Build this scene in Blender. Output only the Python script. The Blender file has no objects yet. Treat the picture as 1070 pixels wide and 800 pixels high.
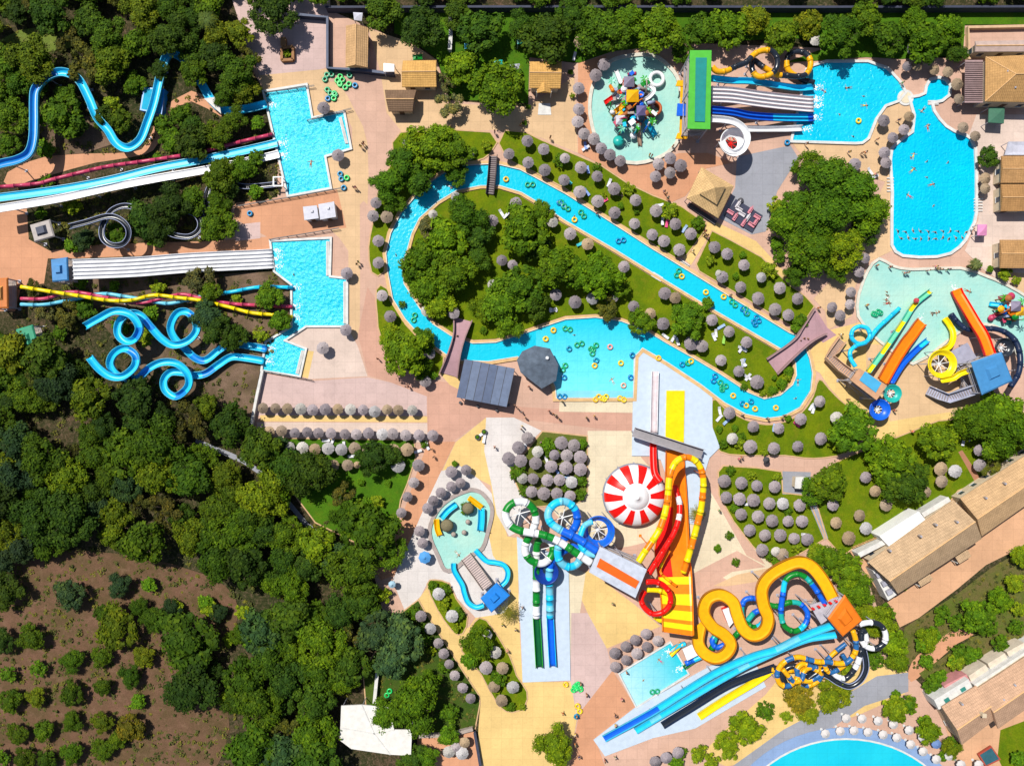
import bpy, math, random
from mathutils import Vector, Matrix
from mathutils.geometry import tessellate_polygon
random.seed(11)
R=math.radians; PI=math.pi
S=.22; H=157.
SC=bpy.context.scene; COL=SC.collection
def W(x,y,z=0.):
    k=(H-z)/H
    return Vector(((x-535)*S*k,(400-y)*S*k,z))
def T(x0,y0,pts,f=4.85):
    return [(x0+p[0]/f,y0+p[1]/f)+tuple(p[2:]) for p in pts]
# ---------------------------------------------------------------- materials
MATS={}
class N:
    def __init__(s,name,rough=.7,spec=.3):
        s.m=bpy.data.materials.new(name); s.m.use_nodes=True; s.t=s.m.node_tree
        s.b=s.t.nodes['Principled BSDF']; s.b.inputs['Roughness'].default_value=rough
        s.b.inputs['Specular IOR Level'].default_value=spec
        s.pos=None
    def n(s,ty,**kw):
        x=s.t.nodes.new(ty)
        for k,v in kw.items():
            if isinstance(v,bpy.types.NodeSocket): s.t.links.new(v,x.inputs[k.replace('_',' ')])
            elif k in [i.name.replace(' ','_') for i in x.inputs]: x.inputs[k.replace('_',' ')].default_value=v
            else: setattr(x,k,v)
        return x
    def P(s):
        if not s.pos: s.pos=s.n('ShaderNodeNewGeometry').outputs['Position']
        return s.pos
    def noise(s,scale,detail=3,rough=.6,dist=0.,vec=None):
        x=s.n('ShaderNodeTexNoise',Scale=scale,Detail=detail,Roughness=rough,Distortion=dist)
        s.t.links.new(vec or s.P(),x.inputs['Vector']); return x.outputs['Fac']
    def ramp(s,fac,stops):
        x=s.n('ShaderNodeValToRGB'); s.t.links.new(fac,x.inputs[0]); e=x.color_ramp.elements
        while len(e)<len(stops): e.new(.5)
        for i,(p,c) in enumerate(stops):
            e[i].position=p; e[i].color=(c if hasattr(c,'__len__') else (c,c,c))[:3]+(1,) if hasattr(c,'__len__') else (c,c,c,1)
        return x.outputs[0]
    def mix(s,fac,a,b,mode='MIX'):
        x=s.t.nodes.new('ShaderNodeMix'); x.data_type='RGBA'; x.blend_type=mode
        for i,v in ((0,fac),(6,a),(7,b)):
            if isinstance(v,bpy.types.NodeSocket): s.t.links.new(v,x.inputs[i])
            elif i==0: x.inputs[0].default_value=v
            else: x.inputs[i].default_value=tuple(v)[:3]+(1,)
        return x.outputs[2]
    def bump(s,h,strength=.3,dist=.1):
        x=s.n('ShaderNodeBump',Strength=strength,Distance=dist); s.t.links.new(h,x.inputs['Height'])
        s.t.links.new(x.outputs[0],s.b.inputs['Normal'])
    def out(s,col): s.t.links.new(col,s.b.inputs['Base Color']); return s.m
def lin(r,g,b):
    f=lambda v:(v/255/12.92 if v<=10 else ((v/255+.055)/1.055)**2.4)
    return (f(r),f(g),f(b))
def L(r,g,b,k=.72):                      # colour as read off the photo -> base colour
    c=lin(r,g,b); return tuple(min(.82,v*k) for v in c)
def mp(name,c,rough=.45,spec=.4,var=.12):  # painted / plastic, slightly weathered
    if name in MATS: return MATS[name]
    x=N(name,rough,spec); n=x.noise(.9,4); d=tuple(v*(1-var*1.6) for v in c)
    f=x.noise(7.,3)
    col=x.mix(x.ramp(n,[(.35,0),(.65,1)]),d,c)
    col=x.mix(x.ramp(f,[(.3,.1),(.55,0)]),col,(.16,.13,.1))
    MATS[name]=x.out(col); return x.m
def mpave(name,c,c2=None,tile=2.4,var=.1):
    if name in MATS: return MATS[name]
    x=N(name,.85,.15); c2=c2 or tuple(v*.84 for v in c)
    col=x.mix(x.ramp(x.noise(.09,5,.65),[(.36,0),(.64,1)]),c,c2)
    col=x.mix(x.ramp(x.noise(.55,4,.7),[(.52,0),(.75,.3)]),col,tuple(v*.62 for v in c))
    col=x.mix(x.ramp(x.noise(2.6,3,.7),[(.45,0),(.78,.16)]),col,(.14,.1,.08))
    br=x.n('ShaderNodeTexBrick',Scale=1.,Mortar_Size=.035,Brick_Width=tile,Row_Height=tile,Bias=0.)
    br.offset=0.; x.t.links.new(x.P(),br.inputs['Vector'])
    br.inputs['Color1'].default_value=(.0,.0,.0,1); br.inputs['Color2'].default_value=(.13,.13,.13,1); br.inputs['Mortar'].default_value=(.38,.38,.38,1)
    col=x.mix(br.outputs[0],col,tuple(v*.45 for v in c))
    col=x.mix(x.ramp(x.noise(.22,6,.8,1.5),[(.55,0),(.72,.35)]),col,tuple(v*.55 for v in c))
    x.bump(x.noise(6.,2),.15,.03)
    MATS[name]=x.out(col); return x.m
def mgrass(name,c,c2,dry=(.16,.13,.05)):
    if name in MATS: return MATS[name]
    x=N(name,.9,.1)
    col=x.mix(x.ramp(x.noise(.16,5,.7,.4),[(.38,0),(.62,1)]),c,c2)
    col=x.mix(x.ramp(x.noise(.45,5,.7),[(.52,0),(.78,.6)]),col,dry)
    col=x.mix(x.ramp(x.noise(3.2,4,.8),[(.35,.45),(.6,0)]),col,tuple(v*.35 for v in c))
    x.bump(x.noise(5.,4,.8),.7,.2)
    MATS[name]=x.out(col); return x.m
def mwater(name,c,c2=None,axis=None,rip=1.3,bs=.3,ph=0):
    # axis=(px0,py0,px1,py1): the pool gets shallower (c -> c2) between the two points
    if name in MATS: return MATS[name]
    x=N(name,.22,.25); c2=c2 or tuple(v*.86 for v in c)
    if axis:
        a=W(axis[0],axis[1]); b=W(axis[2],axis[3]); d=b-a
        vm=x.n('ShaderNodeVectorMath',operation='SUBTRACT'); x.t.links.new(x.P(),vm.inputs[0]); vm.inputs[1].default_value=a
        dt=x.n('ShaderNodeVectorMath',operation='DOT_PRODUCT'); x.t.links.new(vm.outputs[0],dt.inputs[0]); dt.inputs[1].default_value=d/d.length_squared
        fac=x.ramp(dt.outputs['Value'],[(0,0),(1,1)])
        col=x.mix(fac,c,c2)
    else:
        col=x.mix(x.ramp(x.noise(.12,3),[(.35,0),(.65,1)]),c,c2)
    # pale tile joints of the pool floor seen through the water, blurred by the ripple
    col=x.mix(x.ramp(x.noise(.6,3,.6,1.),[(.42,0),(.7,.16)]),col,tuple(v*.74 for v in c))
    br=x.n('ShaderNodeTexBrick',Scale=1.,Mortar_Size=.05,Brick_Width=2.5,Row_Height=2.5); br.offset=0.; x.t.links.new(x.P(),br.inputs['Vector'])
    br.inputs['Color1'].default_value=(0,0,0,1); br.inputs['Color2'].default_value=(.05,.05,.05,1); br.inputs['Mortar'].default_value=(.22,.22,.22,1)
    col=x.mix(br.outputs[0],col,tuple(v*.6 for v in c))
    v=x.n('ShaderNodeTexVoronoi',Scale=rip,feature='SMOOTH_F1'); v.inputs['Smoothness'].default_value=.5
    w=x.n('ShaderNodeVectorMath',operation='ADD'); nn=x.n('ShaderNodeTexNoise',Scale=.7,Detail=2.); x.t.links.new(x.P(),nn.inputs['Vector'])
    x.t.links.new(x.P(),w.inputs[0]); x.t.links.new(nn.outputs['Color'],w.inputs[1]); x.t.links.new(w.outputs[0],v.inputs['Vector'])
    ad=x.n('ShaderNodeMath',operation='ADD'); x.t.links.new(v.outputs['Distance'],ad.inputs[0]); x.t.links.new(x.noise(2.2,3,.6),ad.inputs[1])
    x.bump(ad.outputs[0],bs,.3)
    MATS[name]=x.out(col); return x.m
def mleaf(name):
    x=N(name,.75,.12); oi=x.n('ShaderNodeObjectInfo')
    g=x.n('ShaderNodeNewGeometry')
    tc=x.n('ShaderNodeTexCoord')
    n=x.noise(2.2,3,.6,0,tc.outputs['Object'])
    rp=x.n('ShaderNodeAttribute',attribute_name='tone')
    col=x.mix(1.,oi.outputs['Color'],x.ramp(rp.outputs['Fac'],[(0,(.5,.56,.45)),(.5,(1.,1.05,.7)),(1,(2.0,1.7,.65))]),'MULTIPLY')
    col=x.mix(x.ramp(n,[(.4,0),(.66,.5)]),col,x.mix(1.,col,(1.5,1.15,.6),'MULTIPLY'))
    x.b.inputs['Subsurface Weight'].default_value=0
    return x.out(col)
def mobj(name,rough=.7,spec=.25,ns=3.,dark=.45,amt=.6):       # colour from the object's own colour, broken up by noise
    if name in MATS: return MATS[name]
    x=N(name,rough,spec); oi=x.n('ShaderNodeObjectInfo')
    col=x.mix(x.ramp(x.noise(ns,4,.75),[(.35,amt),(.62,0)]),oi.outputs['Color'],x.mix(1.,oi.outputs['Color'],(dark,)*3,'MULTIPLY'))
    MATS[name]=x.out(col); return x.m
def mroof(name,c,ang,c2=None):
    if name in MATS: return MATS[name]
    x=N(name,.85,.15); m=x.n('ShaderNodeMapping'); x.t.links.new(x.P(),m.inputs['Vector']); m.inputs['Rotation'].default_value=(0,0,-R(ang))
    w=x.n('ShaderNodeTexWave',Scale=.75,Distortion=.6,Detail=1.); x.t.links.new(m.outputs[0],w.inputs['Vector'])
    w2=x.n('ShaderNodeTexWave',Scale=.55,Distortion=.8,Detail=1.); w2.bands_direction='Y'; x.t.links.new(m.outputs[0],w2.inputs['Vector'])
    c2=c2 or tuple(v*.7 for v in c)
    col=x.mix(x.ramp(x.noise(.5,5,.75),[(.35,0),(.65,1)]),c,c2)
    col=x.mix(x.ramp(x.noise(4.,3,.8),[(.4,0),(.75,.5)]),col,tuple(v*.45 for v in c))
    col=x.mix(x.ramp(w.outputs[0],[(.0,.3),(.5,0)]),col,tuple(v*.4 for v in c))
    col=x.mix(x.ramp(w2.outputs[0],[(.0,.3),(.35,0)]),col,tuple(v*.4 for v in c))
    x.bump(w.outputs[0],.4,.1)
    MATS[name]=x.out(col); return x.m
# ---------------------------------------------------------------- object helpers
ORG={}
def tag(o,label=None,cat=None,group=None,kind=None):
    if label: o['label']=label
    if cat: o['category']=cat
    if group: o['group']=group
    if kind: o['kind']=kind
    return o
def thing(name,label,cat,loc=(0,0,0),group=None,rz=0):
    o=bpy.data.objects.new(name,None); COL.objects.link(o); o.location=loc; o.rotation_euler=(0,0,rz); o.empty_display_size=.5
    ORG[o.name]=Vector(loc); return tag(o,label,cat,group)
class MB:
    def __init__(s): s.v=[];s.f=[];s.mi=[]; s.tone=None
    def add(s,vs,fs,mi=0):
        b=len(s.v); s.v+= [Vector(v) for v in vs]; s.f+=[tuple(i+b for i in f) for f in fs]; s.mi+=[mi]*len(fs); return s
    def box(s,c,d,rz=0,mi=0,mat=None):
        x,y,z=d[0]/2,d[1]/2,d[2]/2; M=mat or Matrix.Rotation(rz,3,'Z'); c=Vector(c)
        vs=[c+M@Vector(p) for p in ((-x,-y,-z),(x,-y,-z),(x,y,-z),(-x,y,-z),(-x,-y,z),(x,-y,z),(x,y,z),(-x,y,z))]
        return s.add(vs,[(3,2,1,0),(4,5,6,7),(0,1,5,4),(1,2,6,5),(2,3,7,6),(3,0,4,7)],mi)
    def prism(s,loop,z0,z1,mi=0,top=None):     # loop: world xy points
        n=len(loop); a=sum(loop[i][0]*loop[(i+1)%n][1]-loop[(i+1)%n][0]*loop[i][1] for i in range(n))
        if a<0: loop=loop[::-1]; top=top[::-1] if top else None
        tp=top or loop
        vs=[(p[0],p[1],z0) for p in loop]+[(p[0],p[1],z1) for p in tp]
        s.add(vs,[(i,(i+1)%n,n+(i+1)%n,n+i) for i in range(n)],mi)
        tr=tessellate_polygon([[Vector((p[0],p[1],0)) for p in tp]])
        b=len(s.v)-n
        for t in tr: s.f.append(fix(s.v,(b+t[0],b+t[1],b+t[2]),1)); s.mi.append(mi)
        b-=n
        for t in tr: s.f.append(fix(s.v,(b+t[0],b+t[1],b+t[2]),-1)); s.mi.append(mi)
        return s
    def cyl(s,p,q,r,r2=None,n=8,mi=0,cap=True):
        p=Vector(p);q=Vector(q);d=(q-p).normalized(); u=d.orthogonal().normalized(); w=d.cross(u); r2=r if r2 is None else r2
        vs=[p+(u*math.cos(a)+w*math.sin(a))*r for a in [2*PI*i/n for i in range(n)]]+[q+(u*math.cos(a)+w*math.sin(a))*r2 for a in [2*PI*i/n for i in range(n)]]
        fs=[(i,(i+1)%n,n+(i+1)%n,n+i) for i in range(n)]
        if cap: fs+=[tuple(range(n-1,-1,-1)),tuple(range(n,2*n))]
        return s.add(vs,fs,mi)
    def lathe(s,c,prof,n=24,mi=None,flat=1.):        # prof [(r,z)]
        c=Vector(c); vs=[]; fs=[]; m=len(prof)
        for i in range(n):
            a=2*PI*i/n
            for r,z in prof: vs.append(c+Vector((r*math.cos(a),r*math.sin(a)*flat,z)))
        b=len(s.v); s.v+=vs
        for i in range(n):
            for j in range(m-1):
                k=(i+1)%n; s.f.append((b+i*m+j,b+k*m+j,b+k*m+j+1,b+i*m+j+1)); s.mi.append(mi(i,j) if mi else 0)
        return s
    def sweep(s,path,prof,mf=None,closedprof=True,cap=True,scl=None):   # path world pts, prof [(side,up)]
        n=len(path); m=len(prof); b=len(s.v)
        for i,p in enumerate(path):
            t=(path[min(i+1,n-1)]-path[max(i-1,0)]).normalized(); sd=t.cross(Vector((0,0,1)))
            sd=sd.normalized() if sd.length>1e-4 else Vector((1,0,0)); up=sd.cross(t)
            k=scl(i/(n-1)) if scl else 1
            for a,c in prof: s.v.append(p+sd*a*k+up*c)
        for i in range(n-1):
            for j in range(m if closedprof else m-1):
                k=(j+1)%m; s.f.append((b+i*m+j,b+i*m+k,b+(i+1)*m+k,b+(i+1)*m+j)); s.mi.append(mf(i,j) if mf else 0)
        if cap and closedprof:
            s.f.append(tuple(b+j for j in range(m-1,-1,-1))); s.mi.append(mf(0,0) if mf else 0)
            s.f.append(tuple(b+(n-1)*m+j for j in range(m))); s.mi.append(mf(n-2,0) if mf else 0)
        return s
    def build(s,name,mats,parent=None,smooth=False,obj=None,local=False,label=None):
        org=ORG.get(parent.name,Vector()) if (parent and not local) else Vector()
        me=bpy.data.meshes.new(name); me.from_pydata([tuple(v-org) for v in s.v],[],s.f)
        mats=mats if isinstance(mats,(list,tuple)) else [mats]
        for m in mats: me.materials.append(m)
        me.polygons.foreach_set('material_index',s.mi)
        if smooth: me.polygons.foreach_set('use_smooth',[True]*len(s.f))
        if s.tone:
            at=me.attributes.new('tone','FLOAT','FACE'); at.data.foreach_set('value',s.tone)
        me.update(); o=bpy.data.objects.new(name,me); COL.objects.link(o)
        if parent: o.parent=parent; ORG[o.name]=org
        if label: o['label']=label
        return o
def fix(v,t,sg):
    a,b,c=v[t[0]],v[t[1]],v[t[2]]
    cr=(b[0]-a[0])*(c[1]-a[1])-(b[1]-a[1])*(c[0]-a[0])
    return t if cr*sg>0 else (t[0],t[2],t[1])
def smooth(pts,closed=True,k=4):
    n=len(pts); out=[]
    rng=range(n if closed else n-1)
    for i in rng:
        if closed: p=[Vector(pts[(i+j-1)%n]) for j in range(4)]
        else: p=[Vector(pts[min(max(i+j-1,0),n-1)]) for j in range(4)]
        for q in range(k):
            t=q/k
            out.append(.5*((2*p[1])+(p[2]-p[0])*t+(2*p[0]-5*p[1]+4*p[2]-p[3])*t*t+(3*p[1]-p[0]-3*p[2]+p[3])*t*t*t))
    if not closed: out.append(Vector(pts[-1]))
    return out
def offset(loop,d):      # positive d: outwards
    n=len(loop); P=[Vector(p[:2]) for p in loop]
    a=sum(P[i].x*P[(i+1)%n].y-P[(i+1)%n].x*P[i].y for i in range(n)); sg=1 if a>0 else -1
    o=[]
    for i in range(n):
        e1=(P[i]-P[i-1]).normalized(); e2=(P[(i+1)%n]-P[i]).normalized()
        n1=Vector((e1.y,-e1.x)); n2=Vector((e2.y,-e2.x)); m=(n1+n2)
        m=m.normalized() if m.length>1e-3 else n1
        o.append(P[i]+m*(sg*d/max(.5,m.dot(n1))))
    return o
def WL(pts,z=0): return [W(p[0],p[1],z) for p in pts]
def sheet(name,loops,z,m,kind='structure'):     # loops in world coords
    ls=[[Vector((p[0],p[1],0)) for p in l] for l in loops]
    tr=tessellate_polygon(ls); fl=[p for l in ls for p in l]
    mb=MB(); mb.v=[Vector((p.x,p.y,z)) for p in fl]
    mb.f=[fix(mb.v,t,1) for t in tr]; mb.mi=[0]*len(mb.f)
    o=mb.build(name,m); return tag(o,kind=kind)
def rim(name,loop,w,z0,z1,m):      # raised ring around a loop (world), w outward
    a=[Vector(p[:2]) for p in loop]; b=offset(loop,w); n=len(a); mb=MB()
    mb.v=[Vector((p.x,p.y,z0)) for p in a]+[Vector((p.x,p.y,z1)) for p in a]+[Vector((p.x,p.y,z1)) for p in b]+[Vector((p.x,p.y,z0)) for p in b]
    for i in range(n):
        j=(i+1)%n
        for q in range(3): mb.f.append((q*n+i,q*n+j,(q+1)*n+j,(q+1)*n+i)); mb.mi.append(0)
    return tag(mb.build(name,m),kind='structure')
def cp(o,parent=None,loc=None,rz=None,sc=None,color=None):
    c=o.copy(); COL.objects.link(c)
    if parent: c.parent=parent
    if loc is not None: c.location=loc
    if rz is not None: c.rotation_euler=(0,0,rz)
    if sc is not None: c.scale=sc
    if color: c.color=tuple(color)+(1,)
    return c
# ---------------------------------------------------------------- landmark labels
LM=[(562,383,'the octagonal grey gazebo'),(508,398,'the grey-roofed bar'),(513,184,'the dark wooden footbridge'),(481,350,'the curved pink footbridge'),
(742,200,'the thatched pyramid pavilion'),(731,94,'the long green tower roof'),(666,110,'the splash playground'),(772,225,'the dark lounge terrace'),
(667,520,'the red striped dome'),(645,598,'the white tower roof'),(883,643,'the orange tower roof'),(840,355,'the lilac arched bridge'),
(1038,390,'the large blue tower roof'),(908,402,'the tan tower roof'),(980,95,'the small round pool'),(1050,83,'the brown hipped roof'),
(573,490,'the pentagon lawn'),(485,550,'the toddler pool'),(517,625,'the small blue hut roof'),(392,762,'the white marquee'),
(568,690,'the green and blue slide ends'),(890,785,'the lagoon pool'),(960,570,'the big terracotta restaurant'),(1040,740,'the villa with skylights'),
(675,700,'the shallow cyan landing pool'),(700,765,'the long runout lanes'),(340,222,'the two white cabins'),(325,150,'the upper stepped pool'),(330,300,'the lower stepped pool'),
(439,78,'the tan gabled hut'),(570,80,'the small gabled kiosk'),(372,50,'the narrow gabled shed'),(44,240,'the pale square hut'),(62,282,'the blue hut on the left'),(28,355,'the green hut'),
(180,275,'the white racing lanes'),(130,345,'the curly cyan slides'),(158,105,'the small blue rapids basin'),(120,235,'the black spiral slide'),
(290,500,'the stone forest path'),(198,717,'the big round orchard tree'),(393,715,'the pale garden wall'),(706,440,'the yellow landing mat'),(975,240,'the aerobics swimmers'),
(1047,325,'the small water playground'),(943,267,'the large swimming pool'),(625,375,'the wave basin'),(250,180,'the pink tube slide'),(880,100,'the multi lane splash pool'),(362,431,'the paved parasol terrace'),(60,600,'the dry clearing'),(850,700,'the tangled striped tubes'),(795,640,'the wide yellow serpentine slide'),(1025,190,'the pool ladder'),(865,225,'the big tree cluster'),(1030,650,'the shrub garden')]
DIRS=['right of','above right of','above','above left of','left of','below left of','below','below right of']
ORD=['','second nearest','third nearest','fourth nearest','fifth nearest','sixth nearest','seventh nearest','eighth nearest','ninth nearest','tenth nearest','eleventh nearest','twelfth nearest']
PEND=[]
def later(o,px,py,desc): PEND.append((o,px,py,desc))
def resolve():
    b={}
    for o,px,py,desc in PEND:
        d,l=min((math.hypot(px-l[0],py-l[1]),l) for l in LM)
        a=math.atan2(-(py-l[1]),px-l[0]); k=int(round(a/(PI/4)))%8
        key=(desc,DIRS[k] if d>9 else 'on or beside',l[2]); b.setdefault(key,[]).append((d,o))
    for (desc,dr,l),v in b.items():
        v.sort(key=lambda t:t[0])
        for i,(d,o) in enumerate(v):
            o['label']=f'{desc} {dr} {l}'+((', nearest' if len(v)>1 else '') if i==0 else ', '+(ORD[i] if i<12 else f'number {i+1} outwards'))
# ---------------------------------------------------------------- ground and paving
def P_(pts,k=0): return WL(smooth(pts,True,k) if k else pts)
x=N('soil',.95,.05)
c=x.mix(x.ramp(x.noise(.05,6,.7),[(.38,0),(.6,1)]),(.1,.06,.038),(.035,.042,.014))
c=x.mix(x.ramp(x.noise(.35,6,.75,.5),[(.45,0),(.7,.75)]),c,(.03,.04,.012))
c=x.mix(x.ramp(x.noise(1.2,6,.85),[(.47,0),(.66,.8)]),c,(.2,.13,.09))
c=x.mix(x.ramp(x.noise(.9,6,.85,1.),[(.45,.8),(.56,0)]),c,(.018,.026,.008))
x.bump(x.noise(1.6,5,.8),.8,.3); x.out(c); SOIL=x.m
sheet('ground',[[(-3000,-3000),(3000,-3000),(3000,3000),(-3000,3000)]],0,SOIL)
PINK=mpave('paving_pink',L(228,186,164)); ORANGE=mpave('paving_orange',L(230,168,130)); TAN=mpave('paving_tan',L(238,200,156))
LILAC=mpave('paving_lilac',L(226,196,190)); SAND=mpave('paving_sand',L(250,213,140)); CREAM=mpave('paving_cream',L(246,230,198)); WHITE=mpave('paving_white',L(238,230,226))
GREY=mpave('paving_grey',L(170,172,182)); MAUVE=mpave('paving_mauve',L(200,158,168)); BROWN=mpave('paving_brown',L(190,135,105)); BLUEDECK=mpave('deck_blue',L(150,180,225)); PADM=mp('slide_pad_paint',L(210,226,243),.5,.3,.06)
plaza=[(238,-20),(345,-20),(345,12),(352,14),(412,40),(418,62),(456,62),(470,105),(552,112),(553,60),(600,66),(632,50),(720,45),(850,50),(1000,62),(1008,27),(1090,27),(1090,482),(1000,520),(985,533),(892,572),(868,560),(905,600),(935,690),(950,703),(968,720),(985,745),(1005,785),(1030,810),(1025,830),(498,830),(500,760),(502,735),(482,700),(437,626),(425,640),(400,640),(392,605),(375,590),(385,565),(412,556),(420,524),(434,478),(430,461),(278,460),(264,470),(260,455),(274,386),(280,357),(300,345),(306,330),(306,297),(286,282),(282,262),(232,258),(243,215),(290,206),(290,154),(277,97),(262,70)]
Z=[.006]
def patch(name,pts,m,k=0,raw=False):
    Z[0]+=.0014; return sheet(name,[pts if raw else P_(pts,k)],Z[0],m)
patch('plaza',plaza,PINK)
patch('walkway',[(-10,222),(28,218),(30,250),(52,262),(107,255),(220,252),(285,247),(286,262),(78,270),(50,270),(46,296),(22,300),(16,325),(-10,325)],ORANGE)
patch('walkway',[(8,180),(50,163),(120,160),(148,156),(160,135),(165,118),(200,95),(228,110),(231,122),(200,106),(175,122),(165,150),(150,162),(100,170),(50,184),(10,196)],ORANGE,2)
patch('plaza_zone',[(236,-20),(345,-20),(342,70),(332,74),(272,79),(262,60)],LILAC)
patch('plaza_zone',[(270,79),(342,72),(345,86),(330,88),(276,96)],TAN)
patch('plaza_zone',[(385,30),(430,45),(455,62),(465,108),(550,112),(600,80),(604,160),(560,142),(520,136),(420,138),(404,118),(398,78)],TAN)
patch('plaza_zone',[(326,88),(352,86),(372,118),(384,150),(384,214),(376,214),(376,345),(364,345),(364,262),(345,240),(345,198),(338,162),(368,154),(360,116),(328,122),(322,92)],TAN,2)
patch('plaza_zone',[(246,212),(300,206),(352,197),(362,238),(282,249),(244,228)],ORANGE)
patch('plaza_zone',[(246,235),(272,232),(272,249),(246,252)],LILAC)
patch('plaza_zone',[(318,341),(364,343),(374,362),(384,393),(322,396),(318,364),(298,355)],CREAM2:=mpave('paving_blush',L(238,214,200)))
patch('plaza_zone',[(320,366),(328,367),(322,395),(314,393)],SAND)
patch('plaza_zone',[(274,390),(325,398),(384,394),(420,402),(446,414),(446,434),(264,434)],LILAC)
patch('plaza_band',[(272,433.5),(455,435),(455,441),(272,440)],SAND)
patch('plaza_zone',[(268,441),(452,442),(447,462),(272,462)],CREAM2)
patch('plaza_zone',[(384,300),(398,320),(400,360),(430,392),(470,400),(545,425),(660,432),(660,452),(540,437),(508,436),(475,460),(447,466),(446,414),(410,400),(385,392),(374,350)],mpave('paving_salmon',L(224,174,152)))
patch('plaza_band',[(458,388),(480,392),(486,410),(470,402)],SAND)
patch('plaza_zone',[(447,462),(476,461),(461,492),(446,524),(430,561),(414,600),(398,606),(385,585),(398,572),(418,545),(425,525),(437,490)],ORANGE)
patch('plaza_zone',[(508,436),(476,462),(462,492),(500,500),(515,508),(507,471)],SAND)
patch('plaza_zone',[(461,492),(446,524),(430,561),(410,606),(424,640),(440,622),(448,606),(470,608),(478,625),(500,648),(545,650),(540,600),(520,560),(518,520),(500,500),(480,486)],WHITE)
patch('plaza_zone',[(512,500),(521,520),(530,560),(541,562),(542,640),(546,712),(596,712),(604,742),(590,830),(498,830),(500,760),(502,735),(482,700),(437,626),(452,606),(458,635),(474,660),(490,655),(497,645),(530,640),(533,605),(515,580),(511,560),(516,530)],SAND)
patch('plaza_zone',[(508,436),(537,436),(566,450),(545,470),(534,492),(543,515),(556,530),(540,556),(532,560),(519,537),(514,508),(506,471)],WHITE)
patch('plaza_zone',[(614,450),(662,450),(670,478),(690,500),(700,560),(660,570),(630,575),(600,560),(575,530),(605,525),(614,513)],CREAM)
patch('plaza_zone',[(596,600),(616,596),(664,632),(690,654),(634,677),(614,640)],SAND)
patch('plaza_zone',[(592,590),(612,598),(606,640),(598,700),(594,700)],CREAM)
patch('plaza_zone',[(597,640),(614,640),(634,677),(640,700),(632,735),(605,760),(596,712)],LILAC)
patch('plaza_zone',[(708,560),(745,500),(770,548),(808,590),(790,605),(765,608),(745,598),(722,620)],CREAM,0)
patch('plaza_zone',[(722,600),(770,575),(800,592),(765,597),(725,622)],PINK)
patch('plaza_zone',[(745,612),(770,600),(808,592),(800,606),(760,612)],TAN)
patch('plaza_zone',[(722,478),(745,486),(770,548),(800,590),(780,580),(752,530)],PINK)
patch('plaza_zone',[(605,745),(640,700),(664,738),(622,772),(632,800),(600,830),(590,830)],ORANGE)
patch('plaza_zone',[(585,415),(661,415),(661,431),(584,430)],CREAM)
patch('plaza_zone',[(604,66),(634,58),(620,90),(617,125),(628,150),(645,166),(680,172),(710,160),(740,160),(766,170),(738,176),(716,205),(700,212),(655,190),(628,172),(604,160)],ORANGE)
patch('plaza_zone',[(770,164),(826,152),(834,165),(812,200),(800,242),(785,245),(752,228),(768,196)],GREY)
patch('plaza_zone',[(828,150),(925,148),(932,160),(932,262),(905,275),(893,300),(890,330),(865,345),(862,325),(850,312),(880,280),(925,190),(840,165)],TAN)
patch('plaza_zone',[(905,130),(925,108),(950,104),(955,120),(953,140),(932,155),(930,165),(900,150)],TAN)
patch('plaza_zone',[(737,232),(748,232),(790,252),(825,290),(824,297),(795,268),(762,250),(744,241),(722,277),(712,268),(735,242)],SAND)
patch('plaza_zone',[(838,378),(850,362),(866,345),(905,335),(960,385),(1000,440),(950,470),(905,470),(895,435),(866,404),(857,390)],SAND)
patch('plaza_zone',[(905,360),(985,358),(1020,405),(1030,425),(960,435),(930,440),(905,400)],TAN)
patch('plaza_zone',[(848,316),(864,342),(874,350),(860,358),(852,352),(838,346)],MAUVE)
patch('plaza_zone',[(1020,120),(1090,120),(1090,300),(1050,296),(1030,284),(1008,262),(1022,230),(1024,170),(1012,142)],CREAM2)
patch('plaza_zone',[(1046,285),(1090,285),(1090,320),(1060,300)],TAN)
patch('road',[(1090,538),(1028,563),(940,620),(928,628),(940,655),(960,645),(1000,615),(1030,590),(1090,560)],mpave('paving_road',L(234,182,142)))
patch('plaza_zone',[(820,700),(860,690),(930,690),(950,703),(945,725),(900,745),(860,760),(800,790),(760,800),(730,790),(760,760),(800,725)],SAND)
patch('plaza_band',[(765,800),(779,790),(818,762),(861,739),(916,706),(949,702),(949,722),(903,737),(866,762),(836,780),(812,810)],GREY)
patch('path',[(949,700),(962,680),(1000,655),(1018,662),(1000,672),(968,700),(952,712)],ORANGE,2)
patch('path',[(1039,652),(1060,642),(1066,655),(1048,668)],ORANGE,2)
patch('path',[(205,458),(240,472),(258,480),(273,491),(290,508),(304,524),(322,546),(341,559),(337,562),(318,549),(300,527),(286,512),(270,495),(254,484),(204,462)],GREY)
patch('terrace',[(436,768),(470,764),(495,764),(503,800),(505,830),(436,830)],ORANGE)
patch('plaza_zone',[(888,576),(1000,515),(1090,470),(1090,562),(1028,575),(945,645),(925,628)],MATS['paving_road'])
patch('plaza_zone',[(980,735),(1020,700),(1090,660),(1090,745),(1045,768),(1060,830),(1010,830)],MATS['paving_road'])
# soil beds between the left slides
patch('dry_soil',[(60,125),(110,120),(120,150),(90,160),(50,163),(40,130)],mgrass('dry_soil',(.2,.13,.09),(.1,.07,.04)))
patch('dry_soil',[(78,292),(285,284),(302,300),(302,330),(280,355),(272,386),(262,440),(220,420),(160,400),(100,330),(80,312)],MATS['dry_soil'])
patch('orchard_soil',[(-20,600),(90,575),(215,600),(250,640),(225,700),(240,760),(190,830),(-20,830)],mgrass('orchard_soil',(.165,.088,.055),(.10,.068,.03),(.25,.16,.1)),3)
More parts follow.
